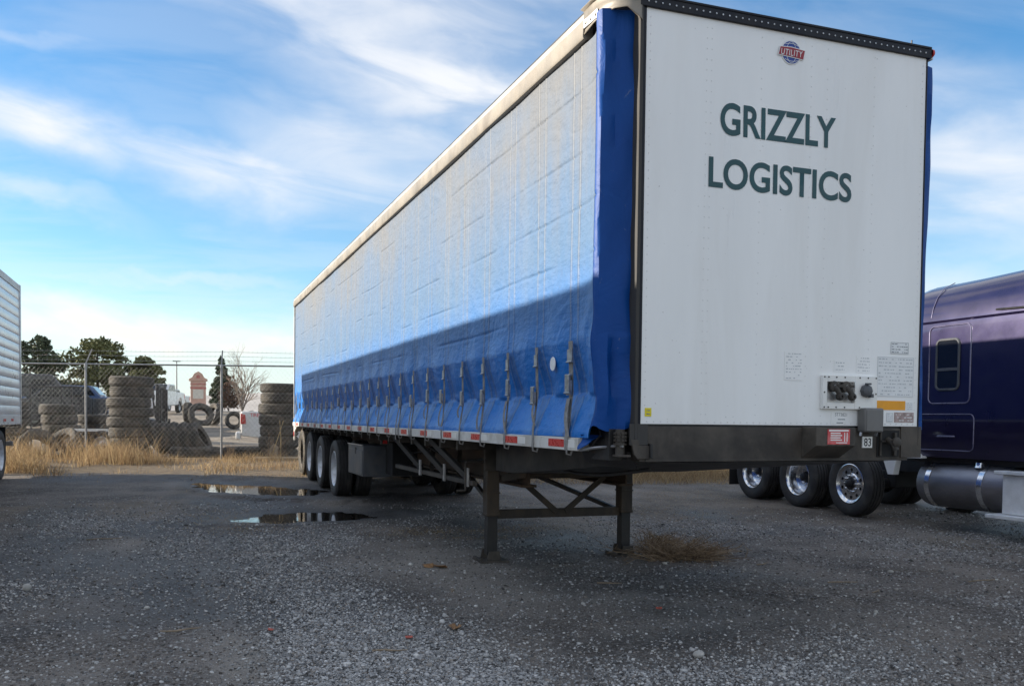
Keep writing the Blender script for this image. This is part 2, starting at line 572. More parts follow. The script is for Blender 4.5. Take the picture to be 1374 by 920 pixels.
def gravel_amt(x, y):
    n = fbm(x * 0.55 + 3, y * 0.35 + 9, 4)
    a = np.clip((n - 0.45) * 5.0, 0, 1) * 0.6
    def bump(cx, cy, rx, ry, k):
        return k * np.exp(-(((x - cx) / rx) ** 2 + ((y - cy) / ry) ** 2))
    a = a + bump(-1.45, 0.9, 0.62, 1.7, 0.95) + bump(-0.9, 0.0, 0.8, 0.8, 0.75) + bump(0.9, -0.7, 1.2, 0.5, 0.6) + bump(-1.6, 3.6, 0.7, 1.6, 0.55) + bump(1.7, 0.0, 0.5, 0.4, 0.4)
    a = a - bump(-3.2, 0.8, 0.75, 2.6, 0.9) - bump(0.7, 2.3, 1.0, 1.0, 0.5) - bump(0.5, 0.45, 0.9, 0.4, 0.5) - bump(3.2, 2.6, 1.4, 1.6, 0.4)
    a = a * (0.55 + 0.9 * fbm(x * 1.9, y * 1.4, 3)) * (1 - 0.72 * tracks(x, y))
    return np.clip(a, 0, 1)


def dust_amt(x, y):
    n = fbm(x * 0.7 + 50, y * 0.5 + 20, 4)
    a = np.clip((n - 0.47) * 5, 0, 1) * 0.6
    def bump(cx, cy, rx, ry, k):
        return k * np.exp(-(((x - cx) / rx) ** 2 + ((y - cy) / ry) ** 2))
    a = a + bump(1.0, 0.55, 0.75, 0.22, 0.85) + bump(0.85, 1.5, 0.5, 0.3, 0.5) + bump(-2.0, -0.1, 0.25, 0.9, 0.5) + bump(-2.15, 2.0, 0.16, 2.6, 0.55) + bump(-0.2, 3.3, 1.1, 0.5, 0.4) + bump(0.6, 5.4, 0.9, 0.35, 0.4)
    return np.clip((a + 0.42 * tracks(x, y)) * (0.5 + fbm(x * 2.3, y * 2.3, 3)), 0, 1)


def ground_h(x, y):
    h = zt(x, y)
    near = np.exp(-np.maximum(np.hypot(x - CX, y - CY) - 14, 0) / 8.0)
    h = h + near * ((fbm(x * 0.9, y * 0.9, 5) - 0.48) * 0.065)
    h = h + near * (fbm(x * 3.1 + 9, y * 3.1, 3) - 0.43) * 0.026
    # wheel ruts along the yard
    h = h - near * 0.022 * tracks(x, y)
    for px_, py_, rx, ry, rot in PUDDLES:
        c, s = math.cos(rot), math.sin(rot)
        dx_, dy_ = x - px_, y - py_
        u = (dx_ * c + dy_ * s) / rx
        v = (-dx_ * s + dy_ * c) / ry
        r = np.hypot(u, v) + PUD_N * (fbm(x * 1.5 + px_, y * 1.1 + py_, 4) - 0.47) + 0.6 * (fbm(x * 5, y * 3, 3) - 0.43)
        L = zt(px_, py_) - 0.012
        w = np.clip((1.9 - r) / 0.9, 0, 1)
        w = w * w * (3 - 2 * w)
        inner = L + 0.045 * (np.clip(r, 0, 1.6) - 1.0)
        h = h * (1 - w) + inner * w
        h = np.where((r > 1.0) & (r < 1.7), np.maximum(h, L + 0.004 + 0.03 * (np.minimum(r, 1.3) - 1)), h)
    return h


def axis(lo, hi, step, far):
    mid = list(np.arange(lo, hi + 1e-6, step))
    a, d = hi, step
    up = []
    while a < far:
        d *= 1.22
        a += d
        up.append(a)
    a, d = lo, step
    dn = []
    while a > -far:
        d *= 1.22
        a -= d
        dn.append(a)
    return np.array(dn[::-1] + mid + up)


def ground_material():
    m = bpy.data.materials.new('gravel_yard')
    m.use_nodes = True
    G = NG(m.node_tree)
    b = m.node_tree.nodes['Principled BSDF']
    geo = G.n('ShaderNodeNewGeometry')
    pos = geo.outputs['Position']
    at = G.n('ShaderNodeAttribute', attribute_name='mixture')
    gr, straw, yard = G.sep(at.outputs['Vector'])
    at2 = G.n('ShaderNodeAttribute', attribute_name='mixture2')
    dust, wet, _ = G.sep(at2.outputs['Vector'])
    big = G.noise(pos, 0.7, 6, 0.6)
    mid = G.noise(pos, 4.5, 6, 0.65)
    fin = G.noise(pos, 38.0, 5, 0.7)
    base = G.mix(G.step(big, 0.35, 0.65), (0.062, 0.051, 0.045), (0.21, 0.182, 0.158))
    base = G.mix(G.m('MULTIPLY', G.step(mid, 0.45, 0.7), 0.7), base, (0.185, 0.155, 0.128))
    base = G.mix(G.m('MULTIPLY', G.step(fin, 0.48, 0.66), 0.85), base, (0.38, 0.355, 0.33))
    base = G.mix(G.m('MULTIPLY', dust, 0.75), base, (0.36, 0.325, 0.285))

    def vor(scale):
        v = G.n('ShaderNodeTexVoronoi')
        v.inputs['Scale'].default_value = scale
        v.inputs['Randomness'].default_value = 1.0
        G.put(v.inputs['Vector'], pos)
        return v
    v1, v2 = vor(52.0), vor(120.0)
    h1 = G.sep(v1.outputs['Color'])[0]
    h2 = G.sep(v2.outputs['Color'])[1]
    peb = G.mix(h1, (0.085, 0.085, 0.086), (0.34, 0.335, 0.33))
    peb = G.mix(G.m('MULTIPLY', G.step(v1.outputs['Distance'], 0.25, 0.75), 0.8), peb, (0.058, 0.054, 0.051))
    peb2 = G.mix(h2, (0.08, 0.078, 0.076), (0.31, 0.30, 0.29))
    gcol = G.mix(G.step(mid, 0.35, 0.65), peb, peb2)
    gcol = G.mix(0.45, gcol, (0.50, 0.485, 0.468))
    gmask = G.step(G.m('ADD', gr, G.m('MULTIPLY', G.m('SUBTRACT', fin, 0.5), 1.1)), 0.15, 0.75)
    col = G.mix(gmask, base, gcol)
    # scattered single pebbles everywhere
    lone = G.m('MULTIPLY', G.m('GREATER_THAN', h1, 0.86), G.step(v1.outputs['Distance'], 0.45, 0.28))
    col = G.mix(G.m('MULTIPLY', lone, 0.35), col, (0.36, 0.345, 0.33))
    tan = G.mix(G.step(mid, 0.35, 0.65), (0.13, 0.095, 0.06), (0.24, 0.185, 0.115))
    col = G.mix(G.m('MULTIPLY', straw, G.step(fin, 0.25, 0.6, 0.55, 1.0)), col, tan)
    far = G.mix(G.step(big, 0.4, 0.6), (0.20, 0.165, 0.125), (0.31, 0.265, 0.21))
    col = G.mix(yard, col, far)
    col = G.mix(G.m('MULTIPLY', wet, 0.8), col, (0.030, 0.026, 0.025))
    G.put(b.inputs['Base Color'], col)
    G.put(b.inputs['Roughness'], G.m('SUBTRACT', G.step(fin, 0.2, 0.8, 0.92, 0.72), G.m('MULTIPLY', wet, 0.38)))
    b.inputs['Specular IOR Level'].default_value = 0.35
    hh = G.m('ADD', G.m('MULTIPLY', G.step(v1.outputs['Distance'], 0.7, 0.1), G.m('ADD', 0.25, gmask)), G.m('MULTIPLY', G.step(v2.outputs['Distance'], 0.7, 0.1), 0.5))
    hh = G.m('ADD', hh, G.m('MULTIPLY', fin, 0.6))
    G.put(b.inputs['Normal'], G.bump(hh, 1.0, 0.016))
    return m


xs = axis(-6.5, 10.0, 0.07, 900)
ys = axis(-1.8, 16.5, 0.07, 900)
XX, YY = np.meshgrid(xs, ys, indexing='ij')
fx, fy = XX.ravel(), YY.ravel()
HH = ground_h(fx, fy)
nx, ny = len(xs), len(ys)
idx = np.arange(nx * ny).reshape(nx, ny)
F = np.stack([idx[:-1, :-1].ravel(), idx[1:, :-1].ravel(), idx[1:, 1:].ravel(), idx[:-1, 1:].ravel()], 1)
gme = np_mesh('ground', np.stack([fx, fy, HH], 1), F, ground_material(), True)
S = (fx - CX) * 0.344 + (fy - CY) * 0.939
strawA = np.clip((S - 19.0 + 2.4 * (fbm(fx * 0.8, fy * 0.8) - 0.47)) / 1.3, 0, 1)
strawA = np.maximum(strawA, np.clip((fbm(fx * 0.45 + 4, fy * 0.6 + 77, 4) - 0.50) * 6, 0, 0.35) * (S > 9))
strawA = np.maximum(strawA, 0.8 * np.exp(-(((fx - 8.6) / 2.6) ** 2 + ((fy - 13.0) / 2.0) ** 2)))
yardA = np.clip((S - 26.5) / 4.0, 0, 1)
attr = gme.attributes.new('mixture', 'FLOAT_VECTOR', 'POINT')
attr.data.foreach_set('vector', np.stack([gravel_amt(fx, fy) * (1 - yardA), strawA, yardA], 1).astype(np.float32).ravel())
wetA = np.zeros_like(fx)
for q in PUDDLES:
    r_ = puddle_r(fx, fy, q) + PUD_N * (fbm(fx * 1.5 + q[0], fy * 1.1 + q[1], 4) - 0.47)
    wetA = np.maximum(wetA, np.exp(-np.maximum(r_ - 1.0, 0) / 0.55))
puddle_wet = wetA.copy()
wetA = np.maximum(wetA, np.exp(-(((fx - 1.9) / 1.1) ** 2 + ((fy - 5.0) / 1.2) ** 2)) * 0.9)
wetA = wetA * np.clip((fbm(fx * 1.1, fy * 1.1 + 5, 4) - 0.30) * 3.4, 0, 1)
wetA = np.maximum(wetA, np.clip((fbm(fx * 0.5 + 91, fy * 0.32 + 7, 4) - 0.48) * 6, 0, 0.75) * (S < 20))
wetA = np.maximum(wetA, puddle_wet)
attr = gme.attributes.new('mixture2', 'FLOAT_VECTOR', 'POINT')
attr.data.foreach_set('vector', np.stack([dust_amt(fx, fy), wetA, wetA * 0], 1).astype(np.float32).ravel())
ground = link('ground', gme)
tag(ground, kind='structure')

wm = bpy.data.materials.new('puddle_water')
wm.use_nodes = True
wb = wm.node_tree.nodes['Principled BSDF']
Gw = NG(wm.node_tree)
wgeo = Gw.n('ShaderNodeNewGeometry')
Gw.put(wb.inputs['Base Color'], Gw.mix(Gw.noise(wgeo.outputs['Position'], 3.0), (0.012, 0.010, 0.008), (0.022, 0.018, 0.014)))
wb.inputs['Roughness'].default_value = 0.015
wb.inputs['IOR'].default_value = 1.33
Gw.put(wb.inputs['Normal'], Gw.bump(Gw.noise(wgeo.outputs['Position'], 9.0, 3), 0.03, 0.01))
for px_, py_, rx, ry, rot in PUDDLES:
    L = zt(px_, py_) - 0.012
    n = 64
    pts = []
    for k in range(n):
        a = 2 * math.pi * k / n
        u, v = 1.42 * rx * math.cos(a), 1.42 * ry * math.sin(a)
        pts.append((px_ + u * math.cos(rot) - v * math.sin(rot), py_ + u * math.sin(rot) + v * math.cos(rot), L))
    w = MB().add(pts, [tuple(range(n))]).build('puddle', wm, smooth=False)
    tag(w, kind='structure')


def island_mat(name, cols, rough=0.85, spec=0.3, bump=0.0, trans=0.0):
    m = bpy.data.materials.new(name)
    m.use_nodes = True
    G = NG(m.node_tree)
    b = m.node_tree.nodes['Principled BSDF']
    geo = G.n('ShaderNodeNewGeometry')
    r = G.n('ShaderNodeValToRGB')
    while len(r.color_ramp.elements) < len(cols):
        r.color_ramp.elements.new(0.5)
    for i, c in enumerate(cols):
        r.color_ramp.elements[i].position = i / (len(cols) - 1)
        r.color_ramp.elements[i].color = (*c, 1)
    G.put(r.inputs[0], geo.outputs['Random Per Island'])
    n = G.noise(geo.outputs['Position'], 60.0, 3)
    G.put(b.inputs['Base Color'], G.mix(G.m('MULTIPLY', n, 0.35), r.outputs[0], (0.03, 0.028, 0.026)))
    b.inputs['Roughness'].default_value = rough
    b.inputs['Specular IOR Level'].default_value = spec
    if bump:
        G.put(b.inputs['Normal'], G.bump(n, bump, 0.004))
    if trans:
        tr = G.n('ShaderNodeBsdfTranslucent')
        G.put(tr.inputs['Color'], r.outputs[0])
        mx = G.n('ShaderNodeMixShader')
        mx.inputs[0].default_value = trans
        G.put(mx.inputs[1], b.outputs[0])
        G.put(mx.inputs[2], tr.outputs[0])
        G.put(m.node_tree.nodes['Material Output'].inputs['Surface'], mx.outputs[0])
    return m


# loose gravel: real little stones over the near part of the yard
t_ = (1 + 5 ** 0.5) / 2
ICO = np.array([(-1, t_, 0), (1, t_, 0), (-1, -t_, 0), (1, -t_, 0), (0, -1, t_), (0, 1, t_), (0, -1, -t_), (0, 1, -t_), (t_, 0, -1), (t_, 0, 1), (-t_, 0, -1), (-t_, 0, 1)], float)
ICO /= np.linalg.norm(ICO[0])
ICOF = np.array([(0, 11, 5), (0, 5, 1), (0, 1, 7), (0, 7, 10), (0, 10, 11), (1, 5, 9), (5, 11, 4), (11, 10, 2), (10, 7, 6), (7, 1, 8), (3, 9, 4), (3, 4, 2), (3, 2, 6), (3, 6, 8), (3, 8, 9), (4, 9, 5), (2, 4, 11), (6, 2, 10), (8, 6, 7), (9, 8, 1)])


def rand_rot(n, rng):
    q = rng.randn(n, 4)
    q /= np.linalg.norm(q, axis=1)[:, None]
    w, x, y, z = q.T
    return np.stack([np.stack([1 - 2 * (y * y + z * z), 2 * (x * y - z * w), 2 * (x * z + y * w)], 1),
                     np.stack([2 * (x * y + z * w), 1 - 2 * (x * x + z * z), 2 * (y * z - x * w)], 1),
                     np.stack([2 * (x * z - y * w), 2 * (y * z + x * w), 1 - 2 * (x * x + y * y)], 1)], 1)


def stones(x, y, size, rng, zoff=0.25):
    n = len(x)
    R = rand_rot(n, rng)
    sc = size[:, None] * (0.62 + 0.6 * rng.rand(n, 3))
    V = ICO[None] * sc[:, None, :] * (0.82 + 0.36 * rng.rand(n, 12, 1))
    V = np.einsum('nij,nkj->nki', R, V)
    V[:, :, 2] *= 0.72
    z = ground_h(x, y) + size * zoff
    V = V + np.stack([x, y, z], 1)[:, None, :]
    Fs = ICOF[None] + (np.arange(n) * 12)[:, None, None]
    return V.reshape(-1, 3), Fs.reshape(-1, 3)


OCT = np.array([(1, 0, 0), (-1, 0, 0), (0, 1, 0), (0, -1, 0), (0, 0, 1), (0, 0, -1)], float)
OCTF = np.array([(0, 2, 4), (2, 1, 4), (1, 3, 4), (3, 0, 4), (2, 0, 5), (1, 2, 5), (3, 1, 5), (0, 3, 5)])


def crumbs(x, y, size, rng, zoff=0.2):
    n = len(x)
    R = rand_rot(n, rng)
    sc = size[:, None] * (0.7 + 0.6 * rng.rand(n, 3))
    V = OCT[None] * sc[:, None, :] * (0.8 + 0.4 * rng.rand(n, 6, 1))
    V = np.einsum('nij,nkj->nki', R, V)
    V[:, :, 2] *= 0.7
    V = V + np.stack([x, y, ground_h(x, y) + size * zoff], 1)[:, None, :]
    Fs = OCTF[None] + (np.arange(n) * 6)[:, None, None]
    return V.reshape(-1, 3), Fs.reshape(-1, 3)


def scatter(N, lo, span, power, rng):
    dep = lo + span * rng.rand(N) ** power
    lat = (rng.rand(N) - 0.5) * 1.22 * dep
    return CX + dep * 0.344 + lat * 0.939, CY + dep * 0.939 - lat * 0.344, dep


rng = np.random.RandomState(11)
gx, gy, dp = scatter(420000, 4.3, 12.0, 1.5, rng)
ga = gravel_amt(gx, gy)
inpud = np.zeros(len(gx), bool)
for q in PUDDLES:
    inpud |= puddle_r(gx, gy, q) < 1.5
keep = (rng.rand(len(gx)) < (0.075 + 0.95 * ga ** 1.3) * np.clip((16.0 - dp) / 6.0, 0, 1)) & ~inpud
gx, gy, dp, ga = gx[keep][:115000], gy[keep][:115000], dp[keep][:115000], ga[keep][:115000]
size = 0.0045 + 0.0095 * rng.rand(len(gx)) ** 2.4 + 0.0005 * np.maximum(dp - 6, 0)
size[rng.rand(len(gx)) < 0.012] *= 1.9
near = dp < 7.2
V1, F1 = stones(gx[near], gy[near], size[near], rng)
V2, F2 = crumbs(gx[~near], gy[~near], size[~near] * 1.15, rng)
gm = island_mat('loose_gravel', [(0.06, 0.056, 0.053), (0.14, 0.139, 0.139), (0.27, 0.267, 0.263), (0.36, 0.352, 0.343), (0.28, 0.24, 0.205), (0.42, 0.408, 0.395), (0.48, 0.468, 0.455), (0.34, 0.328, 0.318), (0.55, 0.535, 0.515), (0.72, 0.70, 0.67)], 0.85, 0.3, 0.3)
gravel = link('loose_gravel', np_mesh('loose_gravel', np.concatenate([V1, V2]), np.concatenate([F1, F2 + len(V1)]), gm))
tag(gravel, 'loose grey gravel scattered over the dark yard ground', 'gravel', kind='stuff')
# crumbs of dark dirt between the gravel
gx, gy, dp = scatter(26000, 4.3, 9.0, 1.5, rng)
inpud = np.zeros(len(gx), bool)
for q in PUDDLES:
    inpud |= puddle_r(gx, gy, q) < 1.5
keep = (rng.rand(len(gx)) < (0.25 + 0.75 * np.clip((fbm(gx * 1.3, gy * 1.3, 3) - 0.3) * 3, 0, 1))) & ~inpud
gx, gy, dp = gx[keep], gy[keep], dp[keep]
V1, F1 = crumbs(gx, gy, 0.004 + 0.011 * rng.rand(len(gx)) ** 2.5, rng, 0.1)
cm = island_mat('dirt_crumbs', [(0.085, 0.073, 0.065), (0.12, 0.105, 0.094), (0.16, 0.14, 0.125), (0.22, 0.20, 0.18)], 0.9, 0.2, 0.3)
clods = link('dirt_crumbs', np_mesh('dirt_crumbs', V1, F1, cm))
tag(clods, 'small crumbs of dark brown dirt over the yard', 'dirt', kind='stuff')


# ------------------------------------------------------------------ grass
def blades(x, y, z, h, w, lean, rng, seg=3):
    """curved blades, one island each"""
    n = len(x)
    a = rng.rand(n) * 2 * np.pi
    ca, sa = np.cos(a), np.sin(a)
    b = rng.rand(n) * 2 * np.pi
    pts = []
    for i in range(seg + 1):
        t = i / seg
        off = lean * h * t ** 1.8
        cx_ = x + np.cos(b) * off
        cy_ = y + np.sin(b) * off
        cz_ = z + h * (t - 0.28 * lean * t * t)
        ww = w * (1 - t * 0.92) * 0.5
        pts.append(np.stack([cx_ - ca * ww, cy_ - sa * ww, cz_], 1))
        pts.append(np.stack([cx_ + ca * ww, cy_ + sa * ww, cz_], 1))
    V = np.stack(pts, 1)
    k = 2 * (seg + 1)
    f = np.array([(2 * i, 2 * i + 1, 2 * i + 3, 2 * i + 2) for i in range(seg)])
    Fq = f[None] + (np.arange(n) * k)[:, None, None]
    return V.reshape(-1, 3), Fq.reshape(-1, 4)


def fenceline(s_lo, s_hi, l_lo, l_hi, n, rng):
    s = s_lo + (s_hi - s_lo) * rng.rand(n)
    l = l_lo + (l_hi - l_lo) * rng.rand(n)
    return CX + s * 0.344 + l * 0.939, CY + s * 0.939 - l * 0.344, s, l


gVs, gFs, off = [], [], 0


def add_blades(V, F_):
    global off
    gVs.append(V)
    gFs.append(F_ + off)
    off += len(V)


rng = np.random.RandomState(5)
x, y, s, l = fenceline(16.6, 25.2, -17, 14, 190000, rng)
tall = 0.42 + 0.42 * np.tanh((-8.6 - l) / 0.8)                 # thicker and taller on the left
tall = np.maximum(tall, 0.16 + 0.2 * np.exp(-((l + 6.5) / 1.2) ** 2))
edge = 3.2 * (fbm(x * 0.55 + 3, y * 0.55, 4) - 0.45)
front = np.clip((s - 19.0 + 0.9 * (l < -8.5) + edge) / 2.0, 0, 1)
patch = np.clip((fbm(x * 1.2, y * 1.2, 4) - 0.40) * 5.0, 0.015, 1)
k = rng.rand(len(x)) < (0.12 + 0.55 * tall) * patch * (0.015 + 0.985 * front)
x, y, s, tall, front, patch = x[k], y[k], s[k], tall[k], front[k], patch[k]
h = (0.06 + 0.60 * tall * front * patch) * (0.5 + 0.8 * rng.rand(len(x)))
add_blades(*blades(x, y, zt(x, y), h, 0.008 + 0.006 * rng.rand(len(x)), 0.35 + 0.6 * rng.rand(len(x)), rng))
# tall seed stalks by the silver trailer
x, y, s, l = fenceline(20.5, 24.0, -14.0, -9.0, 2600, rng)
k = rng.rand(len(x)) < np.clip((fbm(x * 1.2, y * 1.2) - 0.3) * 3, 0, 1)
x, y = x[k], y[k]
add_blades(*blades(x, y, zt(x, y), 0.35 + 0.75 * rng.rand(len(x)) ** 2, np.full(len(x), 0.012), 0.3 + 0.4 * rng.rand(len(x)), rng))
# brush beyond the tractor on the right
n = 22000
x = 8.6 + 3.2 * rng.randn(n)
y = 13.6 + 1.7 * rng.randn(n)
k = (x > 3.0) & (y > 11.2 - 0.25 * (x - 8)) & (x < 17)
x, y = x[k], y[k]
add_blades(*blades(x, y, zt(x, y), (0.12 + 0.42 * np.clip((fbm(x * .8, y * .8) - .3) * 3, 0, 1)) * (0.4 + 0.8 * rng.rand(len(x))), np.full(len(x), 0.010), 0.6 + 0.8 * rng.rand(len(x)), rng))
# thin flat tufts out on the yard
for cx_, cy_, rx, ry, n in [(-2.0, 8.6, 0.5, 0.9, 500), (-1.6, 7.2, 0.6, 0.5, 500), (0.5, 6.3, 0.5, 0.35, 500), (1.5, 6.3, 0.6, 0.35, 500), (1.0, 5.6, 0.6, 0.2, 260), (4.8, 7.2, 1.4, 0.9, 600), (5.6, 9.6, 1.3, 0.8, 700), (-3.2, 9.8, 1.4, 1.6, 500), (3.6, 5.2, 0.6, 0.4, 160), (-0.3, 15.4, 1.6, 0.8, 900), (3.0, 10.5, 1.0, 1.5, 500)]:
    x = cx_ + rx * rng.randn(n) * 0.7
    y = cy_ + ry * rng.randn(n) * 0.7
    add_blades(*blades(x, y, ground_h(x, y), 0.02 + 0.05 * rng.rand(n), np.full(n, 0.006), 1.6 + 1.5 * rng.rand(n), rng))
grass_m = island_mat('dry_grass', [(0.16, 0.10, 0.06), (0.34, 0.235, 0.125), (0.50, 0.365, 0.20), (0.60, 0.46, 0.27), (0.38, 0.25, 0.13), (0.24, 0.155, 0.09)], 0.8, 0.2, trans=0.4)
grass = link('dry_grass', np_mesh('dry_grass', np.concatenate(gVs), np.concatenate(gFs), grass_m))
tag(grass, 'dry golden grass and weeds along the chain link fence', 'grass', kind='stuff')

# ------------------------------------------------------------------ shared wheel meshes (axis z, outward = +z)
def tyre_profile(R=0.5, W=0.28, bead=0.292):
    h = W / 2
    half = [(bead, -h * 0.72), (bead + 0.03, -h * 0.86), (R * 0.74, -h * 0.97), (R * 0.84, -h * 1.0), (R * 0.92, -h * 0.95), (R * 0.975, -h * 0.84), (R * 0.994, -h * 0.76)]
    tread = []
    g_ = [-0.46, -0.17, 0.17, 0.46]
    for c in g_:
        c = c * h * 1.25
        tread += [(R, c - 0.009), (R - 0.014, c - 0.006), (R - 0.014, c + 0.006), (R, c + 0.009)]
    other = [(r, -z) for r, z in half[::-1]]
    inner = [(bead + 0.012, h * 0.60), (R * 0.86, h * 0.72), (R * 0.92, 0), (R * 0.86, -h * 0.72), (bead + 0.012, -h * 0.60)]
    return half + tread + other + inner


TYRE = MB().lathe(tyre_profile(), n=44, closed=True).mesh('tyre', mt['rubber'], True, 30)
OLDTYRE = MB().lathe([(r if r < 0.47 else (r if abs(z) < 0.095 else r - 0.018), z) for r, z in tyre_profile(0.5, 0.285, 0.285)], n=40, closed=True).mesh('tyre', mt['oldrubber'], True, 30)
RIM_DISH = MB().lathe([(0.305, 0.112), (0.308, 0.122), (0.300, 0.125), (0.288, 0.112), (0.272, 0.085), (0.262, 0.02), (0.258, -0.05), (0.235, -0.072), (0.18, -0.078), (0.125, -0.075), (0.10, -0.072)], n=40)
for k in range(10):
    a = 2 * math.pi * k / 10
    RIM_DISH.cyl((0.142 * math.cos(a), 0.142 * math.sin(a), -0.078), (0.142 * math.cos(a), 0.142 * math.sin(a), -0.045), 0.016, 6)
RIM_DISH = RIM_DISH.mesh('rim', mt['rim'], True, 35)
HUB_DISH = MB().lathe([(0.001, 0.035), (0.05, 0.033), (0.066, 0.022), (0.070, -0.02), (0.092, -0.045), (0.10, -0.075), (0.115, -0.085)], n=24)
HUB_DISH.lathe([(0.255, -0.09), (0.255, -0.35)], n=28)
HUB_DISH = HUB_DISH.mesh('wheel', mt['black'], True, 35)


def holed_disc(r_in, r_out, z, holes, r_hole, rc):
    m = MB()
    n = 16
    for k in range(holes):
        a0 = 2 * math.pi * (k - 0.5) / holes
        a1 = 2 * math.pi * (k + 0.5) / holes
        ac = 2 * math.pi * k / holes
        q = []
        for i in range(5):
            q.append((r_in + (r_out - r_in) * i / 4, a0))
        for i in range(1, 5):
            q.append((r_out, a0 + (a1 - a0) * i / 4))
        for i in range(1, 5):
            q.append((r_out + (r_in - r_out) * i / 4, a1))
        for i in range(1, 4):
            q.append((r_in, a1 + (a0 - a1) * i / 4))
        outer = [(r * math.cos(a), r * math.sin(a), z) for r, a in q]
        c = Vector((rc * math.cos(ac), rc * math.sin(ac), z))
        inner, back = [], []
        for p in outer:
            d = (Vector(p) - c).normalized() * r_hole
            inner.append(tuple(c + d))
            back.append(tuple(c + d + Vector((0, 0, -0.02))))
        N_ = len(outer)
        fs = [(i, (i + 1) % N_, N_ + (i + 1) % N_, N_ + i) for i in range(N_)]
        fs += [(N_ + i, N_ + (i + 1) % N_, 2 * N_ + (i + 1) % N_, 2 * N_ + i) for i in range(N_)]
        m.add(outer + inner + back, fs)
    return m


RIM_FLAT = holed_disc(0.165, 0.258, 0.085, 10, 0.026, 0.212)
RIM_FLAT.lathe([(0.306, 0.112), (0.309, 0.122), (0.300, 0.126), (0.286, 0.112), (0.270, 0.092), (0.258, 0.085)], n=40)
RIM_FLAT.lathe([(0.165, 0.085), (0.150, 0.098), (0.10, 0.10)], n=30)
for k in range(10):
    a = 2 * math.pi * (k + 0.5) / 10
    RIM_FLAT.cyl((0.128 * math.cos(a), 0.128 * math.sin(a), 0.098), (0.128 * math.cos(a), 0.128 * math.sin(a), 0.135), 0.015, 6)
RIM_FLAT = RIM_FLAT.mesh('rim', mt['chrome'], True, 35)
HUB_FLAT = MB().lathe([(0.001, 0.175), (0.045, 0.172), (0.062, 0.16), (0.066, 0.11), (0.10, 0.10), (0.10, 0.06), (0.26, 0.05), (0.26, -0.15)], n=24).mesh('wheel', mt['black'], True, 35)


def wheel(parent, x, y, z, side, kind='dish', dual=True, rim_mat=None):
    """side -1: faces -X, +1: faces +X; x is the outer face of the outer tyre"""
    w = link('wheel', HUB_DISH if kind == 'dish' else HUB_FLAT, parent)
    w.location = (x - side * 0.14, y, z)
    w.rotation_euler = (0, side * math.pi / 2, 0)
    t = link('tyre', TYRE, w)
    r = link('rim', RIM_DISH if kind == 'dish' else RIM_FLAT, w)
    if rim_mat:
        me = r.data.copy()
        me.materials.clear()
        me.materials.append(rim_mat)
        r.data = me
    if dual:
        t2 = link('tyre', TYRE, w)
        t2.location = (0, 0, -0.335)
    return w


